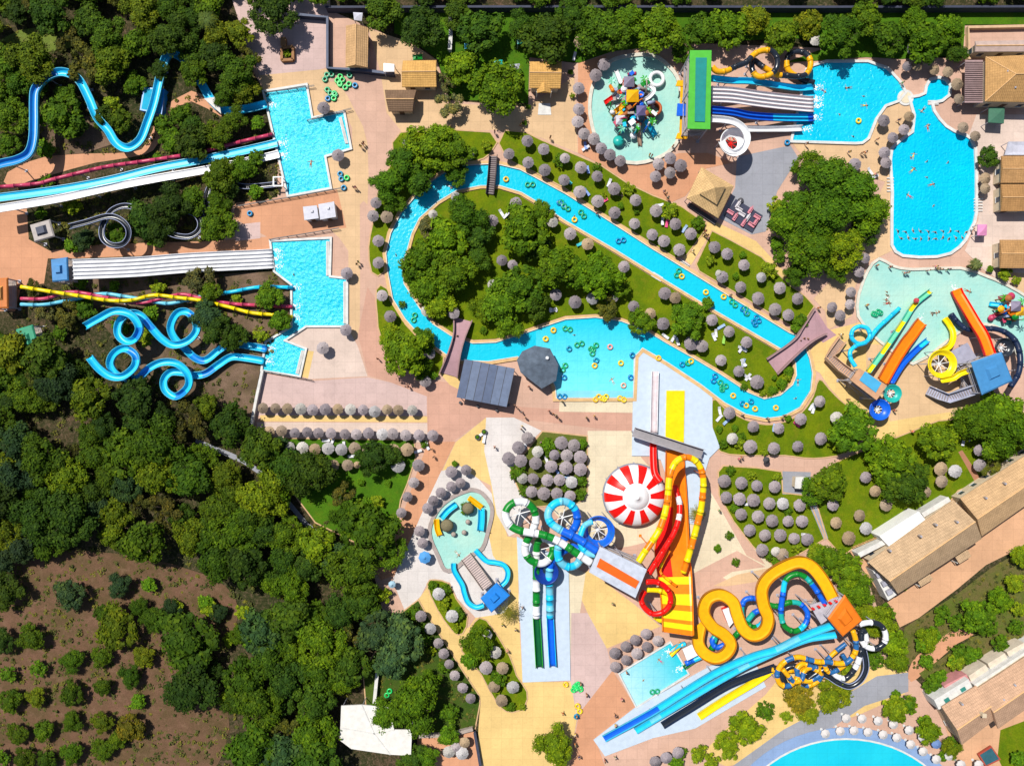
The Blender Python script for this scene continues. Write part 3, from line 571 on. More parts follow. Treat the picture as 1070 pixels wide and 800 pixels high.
TR=[(285,12,24,'d'),(400,10,20,'d'),(440,30,22,'d'),(478,14,17,'d'),(482,70,19,'m'),(503,32,22,'d'),(520,92,27,'m'),(545,26,16,'d'),(572,38,26,'d'),(598,14,16,'d'),(630,32,25,'m'),(657,22,18,'m'),(690,30,24,'m'),(712,52,12,'m'),(732,32,19,'m'),(762,30,20,'m'),(790,20,16,'l'),(818,38,20,'m'),(845,24,14,'l'),(880,36,23,'m'),(905,22,18,'m'),(928,38,21,'m'),(955,22,14,'m'),(968,42,20,'m'),(992,32,17,'m'),(1000,55,12,'d'),(470,108,15,'o'),(466,86,12,'o'),
(448,152,24,'m'),(475,160,20,'m'),(425,172,22,'m'),(405,192,18,'m'),(437,188,18,'d'),(412,212,11,'m'),(500,150,10,'l'),(463,142,14,'l'),(476,182,12,'m'),
(487,225,20,'m'),(500,245,16,'d'),(466,250,20,'m'),(440,272,20,'m'),(447,300,20,'m'),(475,285,22,'m'),(500,270,14,'d'),(446,238,13,'o'),(458,318,16,'l'),(430,290,12,'m'),
(548,238,24,'m'),(566,222,12,'m'),(560,258,14,'d'),(580,278,24,'m'),(604,284,18,'m'),(628,286,24,'m'),(645,298,13,'m'),(545,298,22,'m'),(524,316,22,'m'),(530,338,16,'m'),(505,322,13,'l'),(558,318,16,'d'),(720,334,20,'m'),(670,337,13,'m'),(635,322,14,'b'),(655,330,8,'m'),(740,316,7,'m'),
(422,366,26,'m'),(443,356,13,'m'),(408,350,12,'l'),(440,384,12,'m'),
(862,188,26,'m'),(892,200,26,'m'),(835,215,18,'m'),(868,222,28,'m'),(908,222,22,'m'),(850,262,25,'m'),(880,260,22,'l'),(820,232,20,'m'),(840,240,20,'m'),(905,240,14,'d'),(845,175,16,'m'),(832,285,12,'m'),(875,282,14,'m'),(812,215,10,'y'),
(893,448,23,'m'),(878,462,10,'d'),(868,503,21,'m'),(850,512,14,'m'),(915,470,14,'m'),(935,480,22,'m'),(945,505,22,'d'),(925,496,14,'m'),(958,495,14,'d'),(982,460,20,'m'),(1022,440,24,'m'),(1045,430,22,'m'),(1060,450,26,'m'),(1040,465,18,'m'),(1008,450,10,'m'),(1036,488,12,'b'),(1052,494,9,'m'),
(868,585,17,'m'),(885,598,17,'m'),(896,618,18,'m'),(905,640,14,'l'),(921,652,16,'l'),(934,672,17,'l'),(854,578,12,'l'),(938,690,13,'l'),(905,680,10,'y'),(915,690,9,'l'),(925,640,10,'l'),
(970,668,12,'l'),(968,690,8,'l'),(1000,650,9,'l'),(1060,608,11,'l'),(1022,642,18,'m'),(1045,628,12,'m'),(1067,580,12,'l'),(1003,680,8,'m'),(999,692,9,'l'),(1014,684,9,'m'),(975,715,10,'l'),(1045,672,9,'l'),(985,640,8,'l'),(1065,636,8,'m'),(945,610,6,'l'),(965,600,6,'l'),(1033,655,10,'m'),(1062,655,8,'m'),
(779,762,17,'l'),(758,775,11,'l'),(763,786,9,'l'),(731,787,10,'l'),(744,796,9,'l'),(800,742,10,'l'),(835,730,16,'y'),(870,727,16,'l'),(845,745,12,'l'),(822,749,7,'l'),(580,778,20,'l'),(935,742,12,'l'),(949,736,10,'l'),(971,765,14,'l'),(967,755,8,'l'),(994,782,11,'l'),(706,797,9,'l'),(712,786,6,'l'),(883,700,10,'y'),
(385,556,29,'m'),(362,540,16,'m'),(405,575,18,'m'),(358,517,14,'b'),(300,487,22,'d'),(322,492,26,'d'),(334,498,15,'d'),(290,468,12,'n'),(390,480,20,'d'),(405,475,14,'d'),(275,520,25,'l'),(262,545,22,'m'),(296,508,14,'l'),(395,660,22,'n'),(420,668,24,'n'),(408,690,20,'n'),(432,735,28,'m'),(402,748,18,'m'),(450,712,12,'m'),(500,672,18,'m'),(490,690,10,'m'),(468,768,12,'m'),(430,792,16,'d'),(400,622,9,'l'),(470,745,10,'m'),(445,790,14,'m'),
(120,245,12,'m'),(88,250,12,'n'),(75,258,8,'m'),(150,228,18,'d'),(178,215,22,'d'),(165,240,16,'d'),(200,210,16,'m'),(230,182,17,'m'),(255,176,14,'m'),(240,195,12,'d'),(228,212,12,'m'),(227,235,17,'m'),(160,248,10,'m'),(268,164,8,'b'),(266,200,8,'m'),(75,215,10,'n'),(42,222,7,'l'),(48,190,8,'m'),
(36,303,12,'b'),(48,322,14,'o'),(70,330,15,'b'),(88,322,12,'m'),(207,292,16,'o'),(218,305,13,'m'),(217,330,16,'n'),(228,345,18,'d'),(245,352,14,'d'),(280,310,14,'m'),(292,335,12,'m'),(272,350,8,'l'),(248,313,6,'m'),(125,338,9,'m'),(152,352,10,'m'),(157,328,9,'l'),(122,285,7,'m'),(165,300,8,'m'),(85,296,7,'b'),(62,348,8,'n'),
(12,122,19,'m'),(10,150,12,'m'),(64,120,20,'m'),(80,132,14,'d'),(70,100,12,'m'),(108,122,14,'d'),(118,110,10,'m'),(125,125,12,'m'),(48,157,10,'b'),(140,88,12,'m'),(170,130,10,'m'),(180,148,14,'m'),(200,150,18,'d'),(190,120,12,'m'),(228,140,14,'m'),(245,125,14,'m'),(255,95,16,'l'),(235,100,12,'m'),(200,130,12,'d'),(270,128,8,'m'),(165,165,6,'m'),
(1033,165,11,'d'),(42,90,11,'m'),(166,74,11,'d'),(108,131,6,'m'),(30,96,8,'d'),(1020,276,6,'o'),(1035,281,4,'y'),(1050,285,8,'l'),(1062,293,5,'y')]
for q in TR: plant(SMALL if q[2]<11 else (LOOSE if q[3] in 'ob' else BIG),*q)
# woodland: individual trees scattered by size, as dense as in the photograph
def inside(p,poly):
    c=False; n=len(poly)
    for i in range(n):
        a,b=poly[i],poly[i-1]
        if (a[1]>p[1])!=(b[1]>p[1]) and p[0]<(b[0]-a[0])*(p[1]-a[1])/(b[1]-a[1])+a[0]: c=not c
    return c
def scatter(poly,n,rmin,rmax,types,keep,grp,avoid=()):
    pts=[]; tries=0
    xs=[p[0] for p in poly]; ys=[p[1] for p in poly]
    while len(pts)<n and tries<20000:
        tries+=1; r=rt.uniform(rmin,rmax); p=(rt.uniform(min(xs),max(xs)),rt.uniform(min(ys),max(ys)))
        if not inside(p,poly) or any(math.hypot(p[0]-a[0],p[1]-a[1])<a[2]+r*.55 for a in avoid): continue
        if all(math.hypot(p[0]-q[0],p[1]-q[1])>(r+q[2])*keep for q in pts): pts.append((p[0],p[1],r))
    for q in pts:
        ty=rt.choice(types); plant(LOOSE if ty in 'ob' else BIG,q[0],q[1],q[2],ty,None,'tree',grp)
    print(grp,len(pts))
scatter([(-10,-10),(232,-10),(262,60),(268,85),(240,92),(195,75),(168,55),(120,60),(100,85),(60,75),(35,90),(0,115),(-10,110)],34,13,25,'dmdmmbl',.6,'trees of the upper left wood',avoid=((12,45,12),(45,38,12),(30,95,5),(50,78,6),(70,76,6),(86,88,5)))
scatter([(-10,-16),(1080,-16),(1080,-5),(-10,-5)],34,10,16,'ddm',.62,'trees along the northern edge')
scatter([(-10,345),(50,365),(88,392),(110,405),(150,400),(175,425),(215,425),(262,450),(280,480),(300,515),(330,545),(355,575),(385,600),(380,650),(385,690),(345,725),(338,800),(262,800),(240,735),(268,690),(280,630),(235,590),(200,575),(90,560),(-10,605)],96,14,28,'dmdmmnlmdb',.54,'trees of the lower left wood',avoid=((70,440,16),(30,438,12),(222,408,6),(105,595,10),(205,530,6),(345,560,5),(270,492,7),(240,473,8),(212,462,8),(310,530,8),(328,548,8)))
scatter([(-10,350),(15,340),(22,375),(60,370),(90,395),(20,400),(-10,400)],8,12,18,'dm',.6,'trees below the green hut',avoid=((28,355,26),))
ORCH=T(0,600,[(130,265,66,'m'),(290,80,72,'n'),(500,45,62,'n'),(430,165,48,'m'),(580,140,50,'m'),(635,185,58,'m'),(715,145,50,'n'),(300,360,55,'m'),(425,345,55,'m'),(160,395,40,'m'),(35,415,40,'m'),(600,340,58,'l'),(545,425,58,'m'),(730,310,48,'m'),(430,470,50,'m'),(300,495,60,'m'),(150,515,50,'l'),(40,530,55,'m'),(580,530,40,'l'),(300,615,48,'m'),(180,655,54,'m'),(75,665,50,'m'),(430,620,55,'l'),(300,745,54,'m'),(430,730,50,'m'),(100,770,54,'m'),(190,775,50,'m'),(540,640,64,'y'),(490,690,50,'l'),(790,480,110,'d'),(820,330,56,'m'),(820,270,50,'m'),(490,220,22,'l'),(860,120,40,'n'),(10,280,60,'d'),(20,60,80,'d'),(620,40,40,'y'),(5,770,40,'m')],4)
ORCH+=T(180,600,[(150,140,42,'n'),(290,155,36,'m'),(280,250,48,'m'),(140,290,60,'m'),(20,140,36,'n'),(10,310,40,'m'),(60,270,30,'m')],4)
ORCH+=[(228,640,11,'n'),(240,668,9,'m'),(256,640,8,'m'),(222,700,12,'d'),(250,705,9,'m'),(236,730,10,'m'),(262,672,10,'n')]
ORCH=[(q[0],q[1],q[2] if q[2]>30 else q[2]*4,q[3]) for q in ORCH]
for q in ORCH:
    r=q[2]/4; plant(SMALL if r<11 else BIG,q[0],q[1],r*(.86 if r<20 else 1.05),q[3],h=max(1.8,r*S*1.1),kind='tree' if r>15.5 else 'shrub',grp='orchard bushes on the brown soil')  # smaller orchard trees go in as shrubs too
def shrubs(pts,r=5,ty='l',grp='shrubs on the lawns'):
    for p in pts: plant(SMALL,p[0],p[1],p[2] if len(p)>2 else r,p[3] if len(p)>3 else ty,None,'shrub',grp)
shrubs(T(740,480,[(115,55),(222,80),(352,90),(130,245),(405,260),(447,445,6,'d'),(345,520),(310,490)]))
shrubs(T(420,430,[(735,165,8),(735,205),(590,310,9,'m'),(915,165,6),(905,345,7),(835,375,6),(905,420,6),(620,400,6),(268,262,3.5),(330,490,7,'b')]))
shrubs(T(420,590,[(155,105,5),(220,125,6),(215,180,6),(210,215,6),(280,250,7),(275,320,5),(485,580,9,'m'),(480,640,4),(550,720,5),(610,720,4),(150,435,5),(100,320,5),(60,240,7,'m'),(330,670,3),(120,380,6),(210,520,6)]))
shrubs(T(560,120,[(470,375,7,'m'),(670,480,7,'m'),(430,460,4),(510,490,3),(120,230,7,'m'),(310,265,5,'b'),(830,560,5)]))
shrubs(T(680,200,[(95,100,9,'m'),(240,160,7),(465,320,4,'m'),(305,345,6,'m'),(430,430,4),(760,660,8,'l'),(740,690,6),(600,400,9,'b'),(650,330,7),(640,270,8),(720,430,8)]))
shrubs(T(600,360,[(735,425,4),(815,420,4),(755,500,5),(840,500,6,'m'),(965,545,4),(1000,230,5),(860,215,4)]))
shrubs(T(770,380,[(420,180,6,'m'),(480,60,6,'m'),(240,270,4),(300,280,3.5),(350,250,4,'m'),(470,120,5,'m'),(350,130,3),(480,510,4),(40,680,5)],8.89))
shrubs([(762,559,4.5),(749.5,573,4.5),(769,587,4.5)],5,'l','three potted shrubs on the plaza')
shrubs(T(240,400,[(665,505,4),(800,505,4),(690,600,6),(750,600,7),(640,620,6,'m'),(985,310,4,'m')]))
shrubs(T(850,635,[(420,435,5,'b'),(570,575,7,'b'),(410,500,12),(485,490,9),(445,560,5),(700,700,9),(660,750,6),(600,400,9),(640,350,8),(780,240,9,'m'),(830,230,6),(725,270,8),(1040,760,9,'b'),(560,180,10),(600,130,9),(640,60,6)],4.85),8)
shrubs(T(0,280,[(575,90+0,6,'m'),(640,310,5,'m'),(690,330,6,'m'),(740,250,6,'l')]))
shrubs([(1010,430,6,'m'),(420,318,4,'m'),(436,345,4,'m'),(452,392,5,'m'),(505,345,4,'b'),(480,205,4,'b'),(630,205,4,'m'),(508,152,6,'m'),(495,158,4),(428,136,3,'d'),(548,128,3,'b'),(552,112,3,'m'),(598,100,3,'d'),(596,75,3,'d')])
# low undergrowth: uncountable tufts over the soil, one object
ug=MB(); ug.tone=[]; ru_=random.Random(77)
def tufts(poly,n,h=(.25,.9),rr=(.25,.9)):
    xs=[p[0] for p in poly]; ys=[p[1] for p in poly]; k=0
    while k<n:
        p=(ru_.uniform(min(xs),max(xs)),ru_.uniform(min(ys),max(ys)))
        if not inside(p,poly): continue
        k+=1; c=W(p[0],p[1],0); r=ru_.uniform(*rr); hh=ru_.uniform(*h); tn=ru_.uniform(.1,.9)
        for i in range(16):
            a=ru_.uniform(0,6.28); q=r*ru_.random()**.6; v=c+Vector((q*math.cos(a),q*math.sin(a),hh*(1-q/r*.6)*ru_.uniform(.5,1)))
            u=Vector((ru_.uniform(-1,1),ru_.uniform(-1,1),ru_.uniform(-.5,.5))).normalized()*.2; w_=u.cross(Vector((ru_.uniform(-.5,.5),ru_.uniform(-.5,.5),1))).normalized()*.17
            b=len(ug.v); ug.v+=[v+u,v+w_,v-u,v-w_]; ug.f.append((b,b+1,b+2,b+3)); ug.mi.append(0); ug.tone.append(max(0,min(1,tn+ru_.uniform(-.2,.2))))
tufts([(-10,-10),(240,-10),(262,75),(280,100),(288,150),(160,168),(100,160),(50,160),(0,165)],420)
tufts([(50,215),(290,165),(300,205),(245,213),(225,250),(60,262)],260)
tufts([(20,300),(286,284),(304,300),(300,345),(272,386),(262,450),(100,400),(20,375)],420)
tufts([(-10,380),(100,410),(262,450),(390,600),(380,700),(350,800),(-10,800)],1300)
tufts([(-10,600),(90,580),(215,600),(250,640),(225,700),(240,760),(190,810),(-10,810)],700,(.08,.25),(.1,.45))
tufts([(945,655),(1000,620),(1075,565),(1075,670),(1015,716),(990,735),(950,695)],320,(.2,.6),(.2,.6))
tufts([(437,627),(500,728),(496,760),(430,768),(385,760),(400,670)],260,(.2,.6),(.2,.6))
o=ug.build('undergrowth',LEAF); o.color=(.075,.085,.03,1); tag(o,'low dry and green scrub scattered over the bare soil','undergrowth',None,'stuff')
# ---------------------------------------------------------------- people
SKIN=mobj('skin',.6,.3,4.,.85,.2); CLOTH=mobj('cloth',.8,.15,6.,.7,.3)
def skin_mesh(name,verts,edges,rad,mat,sub=1):
    me=bpy.data.meshes.new(name+'_base'); me.from_pydata(verts,edges,[]); o=bpy.data.objects.new('tmp',me); COL.objects.link(o)
    md=o.modifiers.new('s','SKIN'); md.use_smooth_shade=True; md.use_x_symmetry=False
    for i,r in enumerate(rad): o.data.skin_vertices[0].data[i].radius=(r if isinstance(r,tuple) else (r,r))
    o.data.skin_vertices[0].data[0].use_root=True
    if sub: o.modifiers.new('u','SUBSURF').levels=sub
    dg=bpy.context.evaluated_depsgraph_get(); dg.update(); m2=bpy.data.meshes.new_from_object(o.evaluated_get(dg)); m2.name=name
    bpy.data.objects.remove(o); m2.materials.clear(); m2.materials.append(mat); return m2
def person_parts(pose):
    # y forward. root pelvis
    if pose in('stand','walk'):
        sw=.0 if pose=='stand' else .22
        V=[(0,0,.95),(0,0,1.12),(0,.01,1.32),(0,.01,1.46),(0,.03,1.56),(0,.03,1.68),(.1,0,.9),(.11,sw,.5),(.11,sw*1.2-.03,.09),(.11,sw*1.2+.12,.04),(-.1,0,.9),(-.11,-sw*.6,.5),(-.11,-sw*1.6,.1),(-.11,-sw*1.6+.13,.05),(.2,0,1.42),(.27,-.05-sw*.5,1.15),(.28,.04-sw*.2,.9),(.28,.07-sw*.1,.79),(-.2,0,1.42),(-.27,-.03+sw*.5,1.15),(-.28,.06+sw,.92),(-.28,.1+sw,.81)]
    elif pose=='float':   # lying back in the water
        V=[(0,0,.12),(0,.2,.14),(0,.4,.15),(0,.52,.17),(0,.6,.2),(0,.72,.22),(.1,-.08,.12),(.16,-.48,.12),(.2,-.88,.1),(.21,-1.,.12),(-.1,-.08,.12),(-.14,-.48,.12),(-.16,-.88,.1),(-.17,-1.,.12),(.2,.46,.15),(.48,.5,.14),(.72,.62,.13),(.82,.68,.13),(-.2,.46,.15),(-.46,.4,.14),(-.68,.3,.13),(-.78,.28,.13)]
    else:                 # standing chest deep with arms spread on the water
        V=[(0,0,-.35),(0,0,-.2),(0,.01,0),(0,.01,.14),(0,.03,.24),(0,.03,.36),(.1,0,-.4),(.11,0,-.7),(.11,0,-1.0),(.11,.1,-1.05),(-.1,0,-.4),(-.11,0,-.7),(-.11,0,-1.0),(-.11,.1,-1.05),(.2,0,.1),(.42,.12,.04),(.6,.3,.03),(.66,.36,.03),(-.2,0,.1),(-.42,.12,.04),(-.6,.3,.03),(-.66,.36,.03)]
    E=[(0,1),(1,2),(2,3),(3,4),(4,5),(0,6),(6,7),(7,8),(8,9),(0,10),(10,11),(11,12),(12,13),(3,14),(14,15),(15,16),(16,17),(3,18),(18,19),(19,20),(20,21)]
    rad=[.13,.12,.15,.09,.065,.1,.1,.065,.042,.04,.1,.065,.042,.04,.065,.045,.034,.035,.065,.045,.034,.035]
    body=skin_mesh('body',V,E,rad,SKIN)
    hd=Vector(V[5]); m=MB(); m.lathe(hd+Vector((0,-.015,-.02)),[(0,.14),(.07,.125),(.115,.07),(.125,0),(.11,-.06)],10)
    sh=MB(); p=Vector(V[0]); q=Vector(V[1]); d=(q-p).normalized(); sh.cyl(p-d*.1,p+d*.12,.155,.15,10)
    for i in (6,10): a=Vector(V[i]); b=Vector(V[i+1]); sh.cyl(a,a.lerp(b,.5),.115,.09,8)
    tp=MB(); tp.cyl(Vector(V[1])-d*.02,Vector(V[2])+d*.08,.14,.172,10)
    return body,m,sh,tp
def make_person(pose):
    t=thing('person','person','person',(0,0,0)); body,hair,sh,tp=person_parts(pose)
    b=bpy.data.objects.new('body',body); COL.objects.link(b); b.parent=t
    hair.build('hair',CLOTH,t,True,local=True); sh.build('swimwear',CLOTH,t,True,local=True)
    if pose in('stand','walk'): tp.build('top',CLOTH,t,True,local=True)
    return t
PPL={k:make_person(k) for k in('stand','walk','float','wade')}
pu={}; rq=random.Random(21)
CN=[('red',(.5,.03,.03)),('black',(.02,.02,.02)),('blue',(.03,.1,.4)),('white',(.7,.7,.7)),('orange',(.7,.2,.03)),('green',(.03,.3,.08)),('pink',(.7,.12,.3)),('navy',(.02,.03,.12)),('yellow',(.75,.6,.05))]
def person(x,y,pose,z=.03,grp='people around the park',up=1.):
    src=PPL[pose]
    if pose not in pu: pu[pose]=1; r=src; ch=list(src.children)
    else: r=cp(src); ch=[cp(c,r) for c in src.children]
    loc=W(x,y,z+(.8 if pose in('stand','walk') else 0)); loc.z=z; s=rq.uniform(.95,1.06)*up
    r.location=loc; r.rotation_euler=(0,0,rq.uniform(0,6.28)); r.scale=(s,s,s); cn,c1=rq.choice(CN); tn,c2=rq.choice(CN); sk=rq.choice([(.42,.23,.14),(.34,.17,.1),(.5,.3,.2)]); hr=rq.choice([(.02,.015,.01),(.06,.035,.02),(.2,.13,.06)])
    for c in ch:
        n=c.name.split('.')[0]; c.color={'body':sk,'hair':hr,'swimwear':c1,'top':c2 if pose=='walk' or rq.random()<.5 else sk}[n]+(1,)
    r['group']=grp
    act={'stand':'standing person','walk':'walking person','float':'floating swimmer','wade':'bather in the water'}[pose]
    later(r,x,y,f'{act} in {cn} swimwear')
LAND=[(380,149.5),(377,153),(372,196),(471,133),(575,143.7),(546.7,127),(544,131),(517,138),(369.7,196),(374.8,273.7),(373,276),(379,151),(478,351),(474.7,355),(394.7,374.7),(426.7,403.6),(552.5,403.6),(696,202.5),(697.7,206.6),(694,200),(703,153),(724,262),(737,241.6),(739,246),(735,244),(678.6,162),(681,163),(624,223),(737,246),(740,249),(763,308),(855,321.6),(838.8,353.6),(843,354),(835,356),(1015,240),(945,285),(948,285),(969.6,282.6),(977.8,278.5),(980,280.5),(983,281.5),(990.6,281.5),(930,279),(916,277.4),(879,349.6),(905.7,318.7),(886,417),(953,450.7),(934,428.5),(880,396.5),(802,437),(819.5,433.4),(816.7,436),(775.6,433),(538,423.4),(541,426.6),(545,430),(573.6,429),(578,432),(581,434),(584,437),(612.7,436),(621,434.6),(545.6,445),(544.6,448),(587.6,419.5),(663.5,450),(451,469),(517,467),(705.6,465.6),(772,479),(775,477.5),(751.5,533),(640,630),(530,679.7),(525,652),(538.6,657),(545.8,634),(613,725),(606.6,713.7),(588,744.6),(602.5,747.7),(649.5,730),(643,747),(643,757),(632,793.8),(643,790.7),(613,725.7),(601,767),(601,777),(654.6,702),(605,790),(939,125.4),(887,159),(900.4,160),(904,159.5),(915,181.7),(842.4,150.6),(942.6,87),(916,146),(453,477),(434,660),(549,436),(565,462)]
for i,(x,y) in enumerate(LAND): person(x,y,'stand' if i%3 else 'walk',.06 if not(540<x<0) else .1,up=1.12)
SWIM=[(951.4,165),(954,163),(968,169),(969,133.7),(970,131),(964,115),(902,101),(903,110.5),(968,185.5),(973,193),(891,143),(1011,304),(973.7,329),(976,327),(981,326),(927,312),(926,308),(927,317),(414,266.5),(648,204),(600,226),(325,171),(307,287),(833.5,399),(831,416),(470,195),(480,206),(953,178),(975,215),(950,205),(990,170),(886,92),(877,120),(860,95),(512,556),(478,590-12),(600,350),(640,398),(672,710),(690,690)]
for i,(x,y) in enumerate(SWIM): person(x,y,'float' if i%2 else 'wade',.03 if i%2 else .02,'swimmers in the pools')
for row,(x0,x1,yy) in enumerate([(425,770,58),(440,755,92)]):
    for k in range(10): person(850+(x0+(x1-x0)*k/9+rq.uniform(-4,4))/4.85,230+(yy+rq.uniform(-4,4))/4.85,'wade',.02,'aerobics swimmers in two rows',1.25)
for q in T(870,290,[(300,80),(305,100),(298,120),(308,140),(550,195),(590,190)],5.335): person(q[0],q[1],'wade',.02,'swimmers in the pools')
# ---------------------------------------------------------------- rings and loungers
VIN=mobj('vinyl',.3,.5,3.,.8,.2)
def torus_mb(Rr=.42,r=.17,n=20,m=9,c=(0,0,0)):
    mb=MB(); vs=[];fs=[]
    for i in range(n):
        a=2*PI*i/n
        for j in range(m): b=2*PI*j/m; vs.append((c[0]+(Rr+r*math.cos(b))*math.cos(a),c[1]+(Rr+r*math.cos(b))*math.sin(a),c[2]+r+r*math.sin(b)))
    for i in range(n):
        for j in range(m): fs.append((i*m+j,((i+1)%n)*m+j,((i+1)%n)*m+(j+1)%m,i*m+(j+1)%m))
    mb.add(vs,fs); return mb
def ringthing(double):
    t=thing('swim_ring','ring','swim ring',(0,0,0)); 
    if double:
        m=torus_mb(c=(0,-.5,0)); n=torus_mb(c=(0,.5,0)); m.add(n.v,n.f); m.build('tube',VIN,t,True,local=True)
    else: torus_mb(.42,.18).build('tube',VIN,t,True,local=True)
    h=MB()
    for a in (0,PI): 
        for yy in ((-.5,.5) if double else (0,)): h.sweep(smooth([(math.cos(a)*.62-.0,yy-.14,.3),(math.cos(a)*.64,yy-.1,.4),(math.cos(a)*.64,yy+.1,.4),(math.cos(a)*.62,yy+.14,.3)],False,3),[(.02,0),(0,.02),(-.02,0),(0,-.02)])
    h.build('handle',mp('strap_black',(.02,.02,.02),.6),t,local=True)
    return t
RG={0:ringthing(False),1:ringthing(True)}; ru={}
RC={'Y':('yellow',(.75,.5,.02)),'G':('green',(.01,.33,.14)),'g':('bright green',(.02,.55,.12)),'B':('blue',(.0,.2,.42)),'P':('pink',(.62,.36,.33))}
def ring(x,y,c,z=.1,dz=None):
    d=int(c.endswith('2')); nm,co=RC[c[0]]
    src=RG[d]
    if d not in ru: ru[d]=1; r=src; ch=list(src.children)
    else: r=cp(src); ch=[cp(k,r) for k in src.children]
    loc=W(x,y,z); r.location=loc; r.rotation_euler=(0,0,rq.uniform(0,3.1)); r.scale=(1.15,)*3
    for k in ch: k.color=tuple(v*rq.uniform(.85,1.1) for v in co)+(1,)
    r['group']='swim rings'
    later(r,x,y,('double ' if d else '')+nm+' swim ring')
RGS=T(560,270,[(88,365,'Y'),(160,358,'G2'),(50,408,'Y'),(168,458,'B'),(220,435,'G2'),(282,470,'G2'),(297,450,'G2'),(305,517,'B'),(297,543,'Y'),(375,448,'P'),(430,530,'Y'),(488,490,'B'),(480,603,'B'),(443,643,'P'),(142,553,'G2'),(143,603,'B'),(120,700,'B'),(145,700,'B'),(785,520,'Y'),(740,537,'B'),(770,530,'G'),(620,505,'Y'),(903,608,'B2'),(938,640,'G2'),(952,655,'G2'),(998,695,'Y'),(1045,735,'B'),(860,172,'Y'),(950,195,'Y'),(1000,228,'G2'),(1055,265,'B2'),(718,75,'G2'),(738,92,'Y')])
RGS+=[q+(.14,) for q in T(560,270,[(302,714,'Y'),(318,700,'Y'),(335,708,'Y'),(355,700,'Y'),(346,712,'Y'),(425,708,'Y'),(445,715,'Y')])]
RGS+=T(600,360,[(870,308,'Y'),(895,288,'B'),(915,325,'Y'),(1020,320,'Y')])+T(370,100,[(770,425,'Y'),(892,452,'G2'),(1050,550,'B2')])+T(370,250,[(305,397,'G2'),(1010,460,'Y'),(970,505,'Y')])
RGS+=T(560,120,[(135,455,'G2'),(152,470,'G2'),(235,505,'G2'),(430,638,'B2'),(195,533,'Y')])+T(680,200,[(482,607,'G2'),(528,650,'B2'),(537,665,'B2')])
RGS+=T(200,0,[(708,367,'G2'),(683,393,'G2'),(748,400,'g2'),(760,418,'g2'),(752,424,'g'),(790,437,'g2'),(830,435,'B'),(690,457,'G'),(718,478,'G2'),(724,488,'g2'),(693,502,'B'),(800,372,'G2')])+T(180,150,[(858,180,'B'),(885,175,'g'),(852,155,'B'),(395,355,'B'),(870,225,'B')])
RGS+=T(600,635,[(408,422,'G2'),(12,395,'g2'),(20,405,'g2'),(18,495,'Y'),(28,520,'Y')])+T(420,590,[(830,603,'Y'),(875,620,'g2'),(888,615,'g2'),(890,712,'Y'),(900,738,'Y'),(885,765,'B')])+T(340,650,[(320,357,'g2')],4.86)
RGS+=T(850,230,[(315,470,'G2'),(325,475,'G2')])+T(800,0,[(383,502,'Y'),(88,592,'B')],3.963)
seen={}
for q in RGS: ring(*q[:3],z=(.32 if q[0]>660 and 360<q[1]<400 and q[0]<690 else q[3] if len(q)>3 else .12))
FR=mp('lounger_frame',(.6,.6,.6),.5)
def make_lounger():
    t=thing('sun_lounger','lounger','sun lounger',(0,0,0))
    m=MB(); m.box((0,-.25,.34),(.62,1.3,.07)); m.build('bed',FAB,t,local=True)
    m=MB(); m.box((0,.66,.5),(.62,.72,.06),mat=Matrix.Rotation(.5,3,'X')); m.build('backrest',FAB,t,local=True)
    for a,b in((-.27,-.8),(.27,-.8),(-.27,.4),(.27,.4)): m=MB(); m.box((a,b,.155),(.05,.05,.31)); m.build('leg',FR,t,local=True)
    return t
LG=make_lounger(); lf=True
LC={'w':('white',(.62,.62,.66)),'b':('pale blue',(.3,.42,.62)),'p':('pink towelled',(.75,.08,.22)),'g':('green',(.25,.5,.08)),'t':('turquoise towelled',(.05,.45,.5)),'n':('navy striped',(.2,.3,.6))}
LO=T(560,270,[(935,347,'b'),(910,380,'w'),(900,398,'w'),(950,412,'g'),(1038,460,'w'),(1045,530,'w'),(88,262,'w'),(640,325,'b'),(695,405,'w'),(715,420,'w'),(655,395,'w')])+T(600,360,[(735,335,'w'),(732,372,'w'),(768,390,'b'),(848,15,'w'),(877,165,'w'),(855,92,'b')])+T(370,100,[(748,598,'w'),(770,608,'w'),(965,775,'b')])+T(560,120,[(640,540,'w'),(662,552,'p'),(750,580,'b'),(345,437,'p'),(225,655,'t'),(40,690,'b'),(262,280,'n'),(258,395,'n'),(165,340,'t'),(622,460,'w'),(370,348,'w'),(250,158,'n'),(250,172,'w')])
LO+=T(770,380,[(685,400,'w'),(705,425,'w'),(550,560,'p'),(340,590,'b'),(95,125,'w')],8.89)+T(770,300,[(50,575,'w'),(55,700,'w')],8.89)+T(740,480,[(200,225,'w'),(487,378,'w'),(365,515,'w')])+T(420,430,[(830,330,'b'),(780,292,'n'),(625,172,'w')])+T(240,400,[(520,300,'w'),(490,290,'w'),(580,315,'w'),(620,370,'w'),(985,300,'w'),(1000,320,'w'),(955,345,'w')])
LO+=T(850,380,[(775,375,'w'),(755,395,'w'),(400,600,'w')])+T(800,0,[(490,645,'n'),(430,712,'w'),(445,735,'w')],3.963)+T(370,250,[(1010,358,'w'),(370,600-20,'w')])+[(388,421-6,'w')][:0]+[(506,458,'w'),(600,60,'w'),(607,50,'w'),(571,480,'w')]
for q in LO:
    if lf: r=LG; lf=False; ch=list(LG.children)
    else: r=cp(LG); ch=[cp(k,r) for k in LG.children]
    r.location=W(q[0],q[1],.12); r.rotation_euler=(0,0,rq.uniform(0,6.28)); nm,co=LC[q[2]]
    for k in ch: k.color=tuple(co)+(1,)
    r['group']='sun loungers'; later(r,q[0],q[1],nm+' sun lounger')
